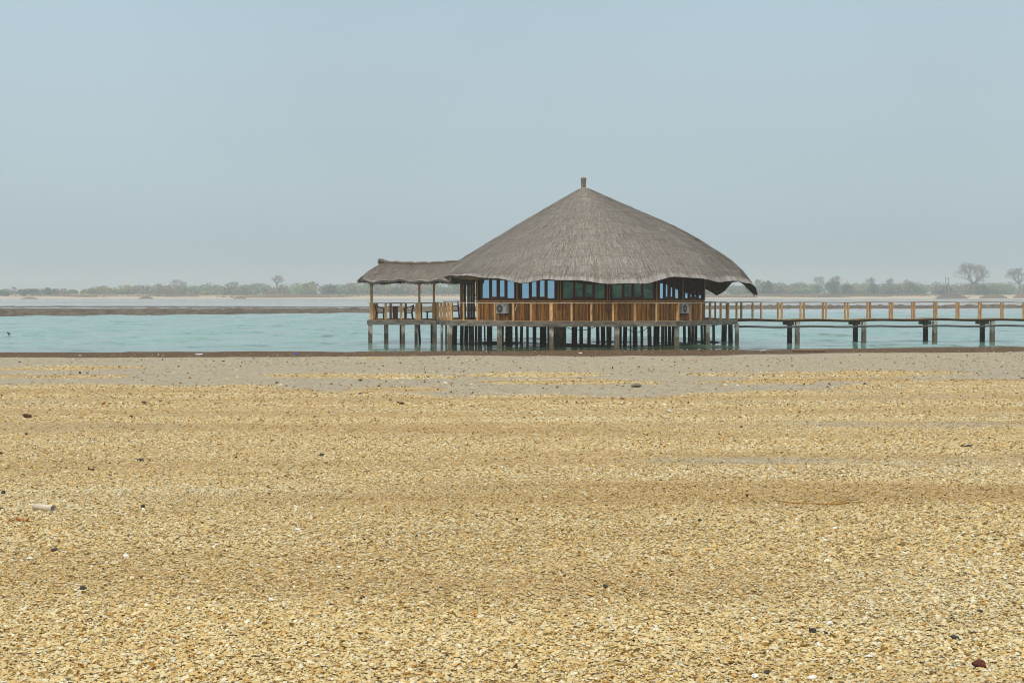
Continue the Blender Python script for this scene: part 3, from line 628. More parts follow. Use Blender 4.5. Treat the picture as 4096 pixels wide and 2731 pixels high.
railing(pA, pB, 5, DZ, RZ, ends=True, thick=.14)
railing(pB, pC, 6, DZ, RZ, ends=True, cols=[1806, 1855, 1910, 1980, 2054, 2126]); railing(pC, pD, 6, DZ, RZ, ends=True, cols=[2204, 2286, 2364, 2452, 2539, 2625]); railing(pD, pE, 6, DZ, RZ, ends=True, last=True, cols=[2711, 2761, 2804, 2841, 2882, 2913, 2946])
e0 = pE.lerp(DECK[5], .28); railing(e0, DECK[5], 4, DZ, RZ, last=True)
tA, tB, tC, tD = Vector((TX0 + .16, TY0, 0)), Vector((TX1, TY0, 0)), Vector((TX0, TY1, 0)), Vector((TX1, TY1, 0))
TR = 2.72
railing(tA, tB, 4, TDZ, TR, first=False, thick=.15); railing(tD, tC, 4, TDZ, TR, thick=.15); railing(tC, Vector((TX0, TY0 + .2, 0)), 3, TDZ, TR, thick=.15)
# terrace roof posts
for px, Y, z1 in ((1485.5, TY0 + .14, 4.3), (1677, TY0 + .14, 4.35), (1735.5, 95.2, 4.5), (1487.5, TY1 - .2, 4.4), (1678, TY1 - .2, 4.4)):
    x = xat(px, Y); b = MB(); b.box((x, Y, (TDZ + TR) / 2), (.21, .21, TR - TDZ)); b.box((x, Y, (TR + z1) / 2), (.14, .14, z1 - TR)); b.build("roof_post", M['post'], HUT)
# --- piles
def pile(px, wpx, Y, m='woodpile', top=DZ - .3, bot=-.8, c=1.0, lean=0, depth=None):
    wd = wpx / F * Y; x = xat(px, Y); b = MB((c, c, c)); dp = depth or min(wd, .30)
    b.bar((x + lean, Y + dp / 2, bot), (x, Y + dp / 2, top), wd * 1.03, dp, wd, dp, up=(0, 1, 0)); b.build("pile", M[m], HUT)
pile(1480, 15.5, TY0 + .02, 'pile', c=.75); pile(1544, 16, TY0 + .5, 'pile', c=.62); pile(1603, 9, TY0 + 2.4); pile(1612, 14, TY0 + .02, 'pile', c=.72); pile(1664, 12, TY0 + .1, c=1.2); pile(1675, 9, TY0 + 3.0, lean=.1)
pile(1726, 8, TY0 + 1.8); pile(1738, 16, 94.6, 'pile', c=.95); pile(1767, 10, 93.4, 'pile', c=.8); pile(1784, 6, 97)
FR = [(1798, 18, 91.3), (1998, 20, 89.6), (2206, 16.5, 87.6), (2468, 19.5, 88.1), (2708, 19, 88.8), (2832, 16, 91.4), (2949, 14, 94.4)]
for px, wd, Y in FR: pile(px, wd, Y, 'pile', c=random.uniform(.95, 1.1))
INN = [(1819, 19, 94), (1848, 14, 98), (1866, 16, 101), (1885, 21, 92.2), (1904, 9, 99), (1919, 17, 91.5), (1938, 6, 103), (1958, 22, 93.5), (2012, 8, 97), (2036, 29, 95.5), (2065, 11, 90.5), (2087, 12, 99), (2110, 10, 91.5), (2138, 15, 95), (2173, 26, 94), (2193, 8, 89.5),
       (2296, 17, 96), (2306, 8, 101), (2325, 14, 93), (2357, 13, 95.5), (2391, 13, 92), (2412, 17, 97), (2432, 12, 90.8), (2442, 10, 99), (2483, 9, 93), (2502, 15, 96), (2523.5, 6, 90), (2540, 18, 91.5), (2567, 10, 102), (2598, 15, 90.5), (2622, 12, 93.5), (2634, 10, 99), (2652, 12, 89.6), (2664, 8, 92), (2678.5, 12, 95), (2693, 8, 98),
       (2738, 10, 97), (2758, 11, 100), (2772.5, 10, 93.5), (2785, 10, 95.5), (2807.5, 8, 94), (2820, 8, 99), (2855.5, 9, 94), (2898.5, 19, 98), (2922.5, 16, 96)]
for i, (px, wd, Y) in enumerate(INN): pile(px, wd, Y, 'woodpile', c=random.uniform(.75, 1.3), lean=random.uniform(-.05, .05), depth=.26)
pile(2240, 49, 89.2, 'woodpile', c=1.5, depth=.7)
def cable(px0, px1, Y, sagpx, z0=DZ - .36):
    pts = []
    for k in range(13):
        t = k / 12; pts.append((xat(px0 + (px1 - px0) * t, Y), Y, z0 - 4 * t * (1 - t) * sagpx / F * Y))
    b = MB(); b.tube(pts, .022, 5); b.build("hanging_cable", M['cable'], HUT)
cable(2258, 2385, 90.2, 17); cable(2500, 2595, 90.4, 26); cable(2100, 2190, 90.1, 3); cable(2800, 2870, 93.8, 5)
# --- cabin
wB, wC, wD, wE = Vector((-2.25, 93.6, 0)), octv(8, -105), octv(8, -60), octv(8, -15)
CAB = [wB, wC, wD, wE, octv(8, 30), octv(8, 75), octv(8, 120), Vector((-2.15, 99.4, 0))]
WZ0, WSILL, WTOP = DZ, 2.82, 4.95
def planks(p, q_, z0, z1, name, out=0, wd=.105, m='plank'):
    ln = (q_ - p).length; n = max(1, int(ln / wd)); b = MB()
    for k in range(n):
        s = random.uniform(.38, 1.5); b.c = (s, s * random.uniform(.88, 1.04), s * random.uniform(.8, 1.05)); a0, a1 = p.lerp(q_, (k + .05) / n), p.lerp(q_, (k + .95) / n)
        edgebox(b, a0, a1, z0, z1, -.05 + out, out + random.uniform(0, .014))
    return b.build(name, M[m], HUT)
for i in range(8):
    p, q_ = CAB[i], CAB[(i + 1) % 8]
    planks(p, q_, WZ0, WSILL, "wall_panel")
    if i > 2: planks(p, q_, WSILL, WTOP, "wall_panel")
    b = MB(); edgebox(b, p, q_, WZ0, WTOP, -.16, -.06); b.build("wall_core", M['dark'], HUT)
def window(p, q_, px0, px1):
    u0, u1 = upx(p, q_, px0), upx(p, q_, px1); a, c = p.lerp(q_, u0), p.lerp(q_, u1); ln = (c - a).length
    z0, z1 = 2.92, 4.42; fr = MB()
    def fb(s0, s1, za, zb, t0, t1): edgebox(fr, a.lerp(c, s0 / ln), a.lerp(c, s1 / ln), za, zb, t0, t1)
    fb(0, ln, z0, z0 + .13, -.05, .05); fb(0, ln, z1 - .12, z1, -.05, .05); fb(0, .10, z0 + .13, z1 - .12, -.05, .045); fb(ln - .10, ln, z0 + .13, z1 - .12, -.05, .045)
    for s in (.28, .50, .72):
        h = .075 if s != .5 else .085; fb(ln * s - h, ln * s + h, z0 + .13, z1 - .12, -.045, .055 if s != .5 else .062)
    for s0, s1 in ((.28, .5), (.5, .72)): fb(ln * s0 + .075, ln * s1 - .085, z0 + .13, z0 + .22, -.045, .058)
    wo = fr.build("window", M['frame'], HUT)
    g = MB(); edgebox(g, a.lerp(c, .09 / ln), a.lerp(c, 1 - .09 / ln), z0 + .12, z1 - .10, -.045, -.02)
    g.build("pane", M['glass'], wo)
    return a, c
FACES = [(wB, wC, [(1923, 2063), (2081, 2224)], [(1911, .17), (2072, .17)]), (wC, wD, [(2247, 2423), (2443, 2617)], [(2236, .22), (2433, .22)]), (wD, wE, [(2634, 2719), (2735, 2811)], [(2624, .22), (2726.5, .2), (2814, .12)])]
for p, q_, wins, pil in FACES:
    for w_ in wins:
        a, c = window(p, q_, *w_)
    b = MB(); edgebox(b, p, q_, WSILL, 2.915, -.05, .075); b.build("sill_board", M['sill'], HUT)
    for px, wd in pil:
        u = upx(p, q_, px); c = p.lerp(q_, u); d = (q_ - p).normalized(); b = MB()
        edgebox(b, c - d * wd / 2, c + d * wd / 2, 2.92, 4.6, -.05, .07); b.build("pilaster", M['dark'], HUT)
        b = MB()
        for s in (-1, 1): edgebox(b, c + d * (s * wd * .34 - .022), c + d * (s * wd * .34 + .022), 2.92, 4.6, .07, .095)
        b.build("trim_strip", M['sill'], HUT)
    b = MB(); edgebox(b, p, q_, 4.42, WTOP, -.05, .02); b.build("lintel", M['dark'], HUT)
# brackets (small dark boxes) on the lower wall
for px, p, q_, z0, z1, wd in ((2435, wC, wD, 2.18, 2.86, .32), (2236, wC, wD, 2.3, 2.9, .16)):
    u = upx(p, q_, px); c = p.lerp(q_, u); d = (q_ - p).normalized(); b = MB(); edgebox(b, c - d * wd / 2, c + d * wd / 2, z0, z1, .02, .16); b.c = (.45, .42, .4); b.cols = [b.c] * len(b.v); b.build("wall_box", M['plank'], HUT)
# entrance: posts and open door leaves
def upright(px0, px1, Y, m, name, dp=.12, z1=4.45, c=1.0, rz=0):
    x0, x1 = xat(px0, Y), xat(px1, Y); b = MB((c, c, c)); b.box(((x0 + x1) / 2, Y, (DZ + z1) / 2), (x1 - x0, dp, z1 - DZ), rz); return b.build(name, M[m], HUT)
upright(1840, 1846, 95.6, 'post', "door_post", .2); upright(1846, 1852, 95.7, 'plank', "door_post", .18, c=.7)
d1 = upright(1853, 1864, 95.9, 'dark', "door", .06, c=1.5); d2 = upright(1868.5, 1872.5, 95.4, 'doorgrey', "door", .5, c=1.5)
upright(1873, 1880, 95.8, 'post', "door_post", .12, c=.9); d3 = upright(1881, 1889, 95.9, 'frame', "door", .06, c=1.6); d4 = upright(1889.5, 1900, 96.0, 'doorgrey', "door", .06)
upright(1905, 1911, 94.0, 'post', "door_post", .2, c=1.2)
for d_, px in ((d2, 1873), (d4, 1901)):
    b = MB(); 
    for z in (2.25, 3.0, 3.2): b.box((xat(px, 95.2), 95.2, z), (.05, .05, .12))
    b.build("handle", M['black'], d_)
b = MB(); b.bar((xat(1800, 94.2), 94.2, 4.36), (xat(1915, 91.8), 91.8, 4.30), .1, .16); b.build("eave_beam", M['sill'], HUT)
b = MB(); b.bar((xat(1750, 95.0), 95.0, 4.24), (xat(1806, 93.0), 93.0, 4.33), .04, .18); b.build("soffit_board", M['soffit'], HUT)
b = MB(); b.bar((TX0 + .1, TY0 + .14, 4.31), (TX1 + .2, TY0 + .14, 4.36), .1, .12); b.bar((TX0 + .1, TY0 + .2, 4.31), (TX0 + .1, TY1 - .2, 4.36), .1, .12); b.build("eave_beam", M['post'], HUT)

# --- main roof
APEX = 10.62
GL = np.array([[0, 1], [.165, .847], [.376, .651], [.482, .545], [.693, .334], [.762, .268], [.824, .20], [.905, .095], [1, 0], [1.08, -.09]])
GR = np.array([[0, 1], [.034, .975], [.178, .855], [.345, .718], [.568, .535], [.703, .395], [.792, .297], [.892, .18], [.951, .10], [1, 0], [1.08, -.17]])
EAVE = [(1722, 1124), (1760, 1114), (1802, 1096), (1850, 1103), (1960, 1115), (2020, 1119), (2080, 1126), (2130, 1122), (2180, 1114), (2250, 1118), (2330, 1126), (2400, 1131), (2500, 1131), (2575, 1128), (2620, 1120), (2690, 1110), (2740, 1111), (2820, 1119), (2890, 1123)]
et, ez = [], []
for px, py in EAVE:
    Y = 90.0
    for _ in range(30):
        x = xat(px, Y) - CX; t = -math.acos(max(-1, min(1, x / 10.3))); Y = CY + 10.3 * math.sin(t)
    et.append(math.degrees(t)); ez.append(zat(py, Y))
et += [-27, -19, -12, -5, 1, 5, 9, 13, 19, 25, 31, 38, 60, 120, 165, 180]; ez += [4.20, 3.95, 3.45, 3.2, 3.3, 3.9, 4.3, 4.15, 3.55, 3.22, 3.6, 4.15, 4.25, 4.3, 4.3, 4.3]
o_ = np.argsort(et); et = np.array(et)[o_]; ez = np.array(ez)[o_]
def roofS(th, rho):
    th = np.asarray(th, float); rho = np.asarray(rho, float); dg = np.degrees((th + math.pi) % (2 * math.pi) - math.pi)
    re = np.interp(dg, [-180, -150, -120, -60, -35, -27, -15, 0, 6, 12, 25, 35, 60, 180], [10.45, 10.2, 10.15, 10.25, 10.4, 10.7, 11.45, 11.6, 11.2, 10.6, 10.5, 10.4, 10.4, 10.45])
    wgt = (1 + np.cos(th)) / 2
    ra = rho * re / (10.45 + .65 * wgt); g = np.interp(ra, GL[:, 0], GL[:, 1]) * (1 - wgt) + np.interp(ra, GR[:, 0], GR[:, 1]) * wgt
    zb = 4.27 + .2 * wgt; z = zb + (APEX - zb) * g
    r1 = re / (10.45 + .65 * wgt); z1 = zb + (APEX - zb) * (np.interp(r1, GL[:, 0], GL[:, 1]) * (1 - wgt) + np.interp(r1, GR[:, 0], GR[:, 1]) * wgt)
    z = z + (np.interp(dg, et, ez) - z1) * np.clip(rho, 0, 1.2) ** 8
    wob = (.05 * np.sin(th * 9 + 4 * rho) + .035 * np.sin(th * 23 + 1.7) + .03 * np.sin(rho * 34 + 3 * np.sin(th * 3))) * rho
    r = re * rho
    return np.stack([CX - .23 * (1 - rho) + r * np.cos(th), CY + r * np.sin(th), z + wob], -1)
def roof():
    nt, nr = 361, 60; th = np.linspace(math.pi / 2, -1.5 * math.pi, nt); rho = np.linspace(.012, 1, nr) ** .9
    T, Rr = np.meshgrid(th, rho, indexing='ij'); P = roofS(T, Rr)
    step = .02 * ((Rr * 11 + .25 * np.sin(T * 5)) % 1.0) * Rr; P[..., 2] += step - .02      # courses of thatch
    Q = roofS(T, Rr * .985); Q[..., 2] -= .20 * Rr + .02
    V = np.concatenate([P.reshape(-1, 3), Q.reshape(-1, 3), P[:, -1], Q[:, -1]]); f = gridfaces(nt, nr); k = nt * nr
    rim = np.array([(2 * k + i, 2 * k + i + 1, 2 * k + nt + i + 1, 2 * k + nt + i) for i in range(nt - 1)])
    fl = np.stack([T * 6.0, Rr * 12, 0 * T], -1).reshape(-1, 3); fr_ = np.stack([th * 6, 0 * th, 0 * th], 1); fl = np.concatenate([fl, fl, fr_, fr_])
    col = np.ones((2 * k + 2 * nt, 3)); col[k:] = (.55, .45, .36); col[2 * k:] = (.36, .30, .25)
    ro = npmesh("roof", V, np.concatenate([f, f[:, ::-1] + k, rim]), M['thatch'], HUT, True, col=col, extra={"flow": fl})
    # loose straw: on the surface and along the shaggy eave
    def strands(th, rho, ln, lift, wd, droop, cb, under=0):
        n = len(th); p0 = roofS(th, np.maximum(rho - ln / 12.0, .01)); p1 = roofS(th + rng.normal(0, .012, n) / np.maximum(rho, .08), np.minimum(rho, 1.0))
        d = p1 - p0; d /= np.linalg.norm(d, axis=1)[:, None]; p1 = p0 + d * ln[:, None]
        p0[:, 2] += .012 - under; p1[:, 2] += lift - droop - under; sd_ = np.cross(d, [0, 0, 1.]); sd_ /= np.linalg.norm(sd_, axis=1)[:, None] + 1e-9; s = sd_ * wd[:, None]
        V = np.stack([p0 - s, p0 + s, p1], 1).reshape(-1, 3); c = cb * rng.uniform(.5, 1.5, (n, 1)) * np.stack([np.ones(n), rng.uniform(.93, 1.02, n), rng.uniform(.85, 1.03, n)], 1)
        return V, np.repeat(c, 3, 0)
    A = []
    n = 70000; th = rng.uniform(-math.pi, math.pi, n); rho = np.sqrt(rng.uniform(.003, 1, n))
    A.append(strands(th, rho, rng.uniform(.4, 1.1, n), rng.uniform(.03, .085, n), rng.uniform(.009, .022, n), 0, np.array([[.285, .262, .238]])))
    n = 9000; th = rng.uniform(-math.pi, math.pi, n)
    A.append(strands(th, np.full(n, 1.0), rng.uniform(.25, .6, n) , 0, rng.uniform(.012, .024, n), rng.uniform(.0, .22, n), np.array([[.215, .192, .168]])))
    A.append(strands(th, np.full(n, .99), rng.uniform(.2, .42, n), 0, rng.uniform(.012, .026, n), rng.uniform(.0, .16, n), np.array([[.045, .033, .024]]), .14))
    n = 1500; th = rng.uniform(R(-20), R(5), n)
    A.append(strands(th, np.full(n, 1.0), rng.uniform(.3, .95, n), 0, rng.uniform(.012, .026, n), rng.uniform(0, .5, n), np.array([[.16, .13, .105]])))
    V = np.concatenate([a[0] for a in A]); c = np.concatenate([a[1] for a in A])
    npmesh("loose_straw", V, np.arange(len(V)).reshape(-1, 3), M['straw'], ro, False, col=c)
    for i, r_ in enumerate([.16, .27, .37, .455, .53, .60, .67, .735, .80, .865, .93]):
        t_ = np.linspace(-math.pi, math.pi, 200, endpoint=False); P = roofS(t_, r_ + .006 * np.sin(t_ * 11 + i) + .004 * np.sin(t_ * 29 + 2 * i)); P[:, 2] += .062
        b = MB(); b.tube([tuple(p) for p in P], .009, 4, closed=True); b.build("binding_rope", M['rope'], ro)
    b = MB(); zc = zat(752, CY); zt = zat(713, CY); x = xat(2333, CY); n = 16
    prof = [(.20, zc - .35), (.16, zc), (.165, zc + .25), (.19, zt - .12), (.205, zt - .05), (.17, zt + .02), (.06, zt + .06)]
    vs = []; fs = []
    for r_, z in prof:
        for k in range(n): t = 2 * math.pi * k / n; vs.append((x + r_ * (1 + .06 * math.sin(k * 3)) * math.cos(t), CY + r_ * math.sin(t), z))
    for i in range(len(prof) - 1):
        for k in range(n): fs.append((i * n + k, i * n + (k + 1) % n, (i + 1) * n + (k + 1) % n, (i + 1) * n + k))
    fs.append(tuple((len(prof) - 1) * n + k for k in range(n))); b.add(vs, fs); b.c = (1, 1, 1); b.build("roof_finial", M['bundle'], HUT, True)
roof()
# --- terrace roof
def terrace_roof():
    xl, xr, yf, yb = -10.1, -2.6, 93.1, 100.7; yr = 96.9
    def ridge(x): return 5.40 + .16 * ((x + 6.3) / 2.6) ** 2 * (.6 if x < -6.3 else .8)
    def front(u, v, side):                       # u along, v from ridge to eave
        ex = xl + (xr - xl) * u; rx = max(-8.75, -8.75 + (xr + 8.75) * u); x = rx + (ex - rx) * v
        ye = yf if side < 0 else yb; y = yr + (ye - yr) * v
        ze = 4.20 + .05 * np.sin(ex * 2.3) + .05 * np.sin(ex * 5.1 + 1); zr = ridge(rx) - .05; z = zr + (ze - zr) * (v ** 1.0) + .10 * math.sin(math.pi * v) + .006 * math.sin(v * 40 + ex)
        return (x, y, z)
    V, Fc, FL, C = [], [], [], []; rims = []
    for side in (-1, 1):
        nu, nv = 60, 24; P = [front(i / (nu - 1), j / (nv - 1), side) for i in range(nu) for j in range(nv)]; b = sum(len(v) for v in V)
        P = np.array(P); Q = P.copy(); Q[:, 2] -= .13; V += [P, Q]; f = gridfaces(nu, nv)
        Fc += [f + b, f[:, ::-1] + b + nu * nv]; rims.append((P[nv - 1::nv], Q[nv - 1::nv]))
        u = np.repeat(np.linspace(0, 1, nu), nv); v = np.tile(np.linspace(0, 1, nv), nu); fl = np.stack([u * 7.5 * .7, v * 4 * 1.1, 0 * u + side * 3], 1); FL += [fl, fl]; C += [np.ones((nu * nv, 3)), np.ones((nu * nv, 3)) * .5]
    # hip end
    nu, nv = 40, 24; P = []
    for i in range(nu):
        for j in range(nv):
            u, v = i / (nu - 1), j / (nv - 1); y = yr + (yf + (yb - yf) * u - yr) * v; x = -8.75 + (xl + 8.75) * v; zr = ridge(-8.75) - .05; P.append((x, y, zr + (4.20 + .05 * math.sin(xl * 2.3) + .05 * math.sin(xl * 5.1 + 1) - zr) * v + .10 * math.sin(math.pi * v)))
    P = np.array(P); Q = P.copy(); Q[:, 2] -= .13; b = sum(len(v) for v in V); V += [P, Q]; f = gridfaces(nu, nv); Fc += [f + b, f[:, ::-1] + b + nu * nv]; rims.append((P[nv - 1::nv], Q[nv - 1::nv]))
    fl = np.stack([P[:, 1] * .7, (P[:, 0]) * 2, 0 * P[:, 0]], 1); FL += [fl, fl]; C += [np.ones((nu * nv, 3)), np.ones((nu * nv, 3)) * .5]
    for a_, q_ in rims:
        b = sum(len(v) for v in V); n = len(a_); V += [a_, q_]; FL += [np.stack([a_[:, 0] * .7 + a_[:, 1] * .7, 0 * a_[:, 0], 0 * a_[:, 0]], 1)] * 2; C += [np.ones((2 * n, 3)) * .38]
        Fc.append(np.array([(i, i + 1, n + i + 1, n + i) for i in range(n - 1)]) + b)
    ro = npmesh("terrace_roof", np.concatenate(V), np.concatenate(Fc), M['thatch'], HUT, True, col=np.concatenate(C) * .95, extra={"flow": np.concatenate(FL)})
    S, SCL = [], []
    for i in range(11000):
        side = -1 if i % 5 else 1; edge = i % 4 == 0; u = random.random(); v = 1.0 if edge else random.uniform(.03, 1); p0 = Vector(front(u, max(0, v - .1), side)); p1 = Vector(front(u, v, side)); d = (p1 - p0).normalized()
        dr = random.uniform(0, .14) if edge else -random.uniform(.02, .06); e_ = p0 + d * random.uniform(.3, .62) + Vector((random.gauss(0, .05), 0, -dr)); s = Vector((random.uniform(.008, .02), 0, 0)); up_ = Vector((0, 0, .012))
        if edge and i % 8 == 0: up_ = Vector((0, 0, -.16)); e_.z -= .16
        S += [p0 - s + up_, p0 + s + up_, e_]; k = random.uniform(.5, 1.45) * (.4 if up_.z < 0 else 1); SCL += [(.235 * k, .20 * k, .165 * k)] * 3
    for i in range(1800):
        u = random.random(); y = yf + (yb - yf) * u; p0 = Vector((xl + .3, y, 4.42)); e_ = Vector((xl - random.uniform(0, .22), y + random.gauss(0, .05), 4.18 - random.uniform(0, .18))); s = Vector((0, .015, 0)); k = random.uniform(.5, 1.4); S += [p0 - s, p0 + s, e_]; SCL += [(.17 * k, .143 * k, .12 * k)] * 3
    npmesh("loose_straw", np.array([tuple(p) for p in S]), np.arange(len(S)).reshape(-1, 3), M['straw'], ro, False, col=np.array(SCL))
    b = MB(); xs = np.linspace(-8.95, -3.2, 40); pts = [(x, yr, ridge(x) + .02 + .02 * math.sin(x * 7)) for x in xs]
    b.tube(pts, [.095 + .018 * math.sin(i * 1.9) + (.05 if i < 4 else 0) for i in range(40)], 10); rr = b.build("ridge_roll", M['bundle'], HUT, True)
    S, SCL = [], []
    for i in range(500):
        p0 = Vector((-8.7, yr + random.gauss(0, .06), ridge(-8.75) + random.gauss(0.03, .06))); e_ = p0 + Vector((-random.uniform(.25, .5), random.gauss(0, .08), random.gauss(.0, .09))); s = Vector((0, .008, .012)); k = random.uniform(.5, 1.3); S += [p0 - s, p0 + s, e_]; SCL += [(.13 * k, .105 * k, .085 * k)] * 3
    npmesh("loose_straw", np.array([tuple(p) for p in S]), np.arange(len(S)).reshape(-1, 3), M['straw'], rr, False, col=np.array(SCL))
terrace_roof()

# ------------------------------------------------------------------ air conditioners
def aircon(px0, px1, p, q_, label, flip=False):
    px = (px0 + px1) / 2; c = p.lerp(q_, upx(p, q_, px)); d = (q_ - p).normalized(); n = Vector((d.y, -d.x, 0)); zb = 2.06; W, H, D = .84, .62, .30
    o = c + n * .06; o.z = zb; rz = math.atan2(d.y, d.x)
    t = thing("air_conditioner", label, "air conditioner", o, "outdoor air conditioner units on the plank wall", rz)
    # local: x along the wall, -y outwards, z up
    z = (0, 0, 0); m = MB(); m.box((0, -.06 - D / 2, H / 2), (W, D, H)); cs = m.build("casing", M['white'], t, origin=z)
    bv = cs.modifiers.new("bevel", 'BEVEL'); bv.width = .018; bv.segments = 2
    m = MB()
    for k in range(9): m.box((-W / 2 - .003, -.06 - D / 2, .08 + k * .055), (.008, D * .78, .022))
    m.build("side_louvre", M['grille'], cs, origin=z)
    fx, fz, fy = -.13, H / 2, -.06 - D; m = MB(); n_ = 36
    vs = [(fx, fy - .004, fz)] + [(fx + .245 * math.cos(2 * math.pi * k / n_), fy - .004, fz + .265 * math.sin(2 * math.pi * k / n_)) for k in range(n_)]
    m.add(vs, [(0, 1 + (k + 1) % n_, 1 + k) for k in range(n_)]); m.c = (.35, .32, .3); fg = m.build("fan_grille", M['grille'], t, origin=z)
    m = MB((1.5, 1.5, 1.5))
    for r_ in (.07, .11, .15, .19, .225, .25):
        m.tube([(fx + r_ * math.cos(2 * math.pi * k / 28), fy - .012, fz + r_ * 1.08 * math.sin(2 * math.pi * k / 28)) for k in range(28)], .006, 4, closed=True)
    for k in range(12): a = 2 * math.pi * k / 12; m.bar((fx, fy - .012, fz), (fx + .25 * math.cos(a), fy - .012, fz + .27 * math.sin(a)), .006, .006)
    m.build("wire_guard", M['grille'], fg, origin=z)
    m = MB(); vs = [(fx, fy - .03, fz)] + [(fx + .055 * math.cos(2 * math.pi * k / 16), fy - .03, fz + .055 * math.sin(2 * math.pi * k / 16)) for k in range(16)] + [(fx + .06 * math.cos(2 * math.pi * k / 16), fy - .008, fz + .06 * math.sin(2 * math.pi * k / 16)) for k in range(16)]
    m.add(vs, [(0, 1 + (k + 1) % 16, 1 + k) for k in range(16)] + [(1 + k, 1 + (k + 1) % 16, 17 + (k + 1) % 16, 17 + k) for k in range(16)]); m.build("hub", M['hub'], fg, origin=z)
    m = MB(); ca, sa = math.cos(.22), math.sin(.22); vs = []
    for k in range(24):
        a = 2 * math.pi * k / 24; x_, z_ = .105 * math.cos(a), .036 * math.sin(a); vs.append((.27 + x_ * ca - z_ * sa, fy - .005, H - .1 + x_ * sa + z_ * ca))
    m.add(vs, [tuple(range(24))[::-1]]); bd = m.build("badge", M['blue'], t, origin=z)
    tx = bpy.data.curves.new("lettering", 'FONT'); tx.body = "SAMSUNG"; tx.size = .042; tx.align_x = 'CENTER'; tx.align_y = 'CENTER'; tx.extrude = .001
    tmp = bpy.data.objects.new("tmp", tx); COL.objects.link(tmp); me = bpy.data.meshes.new_from_object(tmp); bpy.data.objects.remove(tmp); me.name = "lettering"; me.materials.clear(); me.materials.append(M['hub']); at_ = me.attributes.new("col", 'FLOAT_COLOR', 'POINT'); at_.data.foreach_set("color", np.ones(4 * len(me.vertices), dtype=np.float32))
    to = bpy.data.objects.new("lettering", me); COL.objects.link(to); to.parent = bd; to.location = (.27, fy - .008, H - .1); to.rotation_euler = (R(90), -.22, 0)
    for s in (-.26, .26):
        m = MB(); m.bar((s, 0, -.02), (s, -.06 - D, -.02), .04, .04); m.bar((s, 0, -.22), (s, -.06 - D * .8, -.04), .03, .03); m.build("bracket", M['black'], t, origin=z)
    return t
aircon(1994, 2048, wB, wC, "white air conditioner unit on the plank wall below the blue sky reflecting windows")
aircon(2697, 2746, wD, wE, "white air conditioner unit half hidden behind a thick rail post near the corner")
b = MB(); Yp = 91.0; b.tube([tuple(at(2068, 1216, Yp)), tuple(at(2066, 1226, Yp)), tuple(at(2062, 1237, Yp)), tuple(at(2061, 1243, Yp))], .035, 6); b.build("drain_pipe", M['white'], HUT)

# ------------------------------------------------------------------ furniture on the terrace
def armchair(px, Y, face, label):
    x = xat(px, Y); t = thing("armchair", label, "chair", (x, Y, TDZ), "wooden armchairs on the terrace", R(0) if face > 0 else R(180)); z = (0, 0, 0)
    m = MB(); m.box((0, 0, .45), (.56, .54, .075)); m.build("seat", M['furn'], t, origin=z)
    for s in (-.25, .25):
        m = MB(); m.tube([(.25, s, 0), (.24, s, .44), (.26, s, .70)], [.036, .036, .034], 7); m.build("leg", M['furn'], t, origin=z)
        m = MB(); m.tube([(-.31, s, 0), (-.25, s, .25), (-.22, s, .45), (-.28, s, .70), (-.335, s, .95)], [.04, .044, .046, .042, .036], 7); m.build("leg", M['furn'], t, origin=z)
        m = MB(); m.bar((.34, s, .70), (-.1, s, .82), .06, .055); m.bar((-.1, s, .82), (-.36, s, .95), .06, .055); m.build("arm", M['furn'], t, origin=z)
    m = MB(); m.bar((-.345, -.27, .95), (-.345, .27, .95), .06, .05); m.bar((-.26, -.25, .60), (-.26, .25, .60), .03, .05)
    for k in range(4): m.bar((-.262, -.15 + k * .1, .60), (-.34, -.15 + k * .1, .94), .04, .015)
    m.build("backrest", M['furn'], t, origin=z)
armchair(1520, 95.9, 1, "dark wooden armchair on the terrace beside the corner post facing the table"); armchair(1634, 95.9, -1, "dark wooden armchair on the inner side of the terrace table")
def table():
    Y = 96.2; x = xat(1581, Y); t = thing("terrace_table", "wooden table with a boxy pedestal between the two terrace armchairs", "table", (x, Y, TDZ)); z = (0, 0, 0)
    m = MB(); m.box((0, 0, .86), (.92, .8, .05)); m.build("table_top", M['furn'], t, origin=z)
    m = MB((1.3, 1.3, 1.3)); m.box((0, 0, .43), (.34, .34, .81)); m.build("pedestal", M['furn'], t, origin=z)
    m = MB(); m.box((0, 0, .02), (.6, .5, .04)); m.build("base", M['furn'], t, origin=z)
table()
def bench():
    Y = 97.0; x = xat(1722, Y); t = thing("terrace_bench", "low wooden bench at the inner end of the terrace", "bench", (x, Y, TDZ)); z = (0, 0, 0)
    m = MB(); m.box((0, 0, .49), (.75, .4, .06)); m.build("seat", M['furn'], t, origin=z)
    for s in (-.22, .28):
        for r_ in (-.14, .14): m = MB(); m.box((s, r_, .23), (.10, .07, .46)); m.build("leg", M['furn'], t, origin=z)
bench()
def bar_table():
    Y = 98.2; x = xat(1806, Y); t = thing("bar_table", "tall narrow wooden bar table with rungs by the entrance", "table", (x, Y, DZ)); z = (0, 0, 0)
    m = MB(); m.box((0, 0, 1.16), (1.12, .6, .05)); m.build("table_top", M['furn'], t, origin=z)
    for s in (-1, 1):
        for r_ in (-.22, .22): m = MB(); m.bar((s * .54, r_, 0), (s * .44, r_, 1.14), .09, .07); m.build("leg", M['furn'], t, origin=z)
    for h in (.52, .85):
        m = MB()
        for r_ in (-.22, .22): m.bar((-.49, r_, h), (.49, r_, h), .04, .05)
        m.build("rung", M['furn'], t, origin=z)
bar_table()

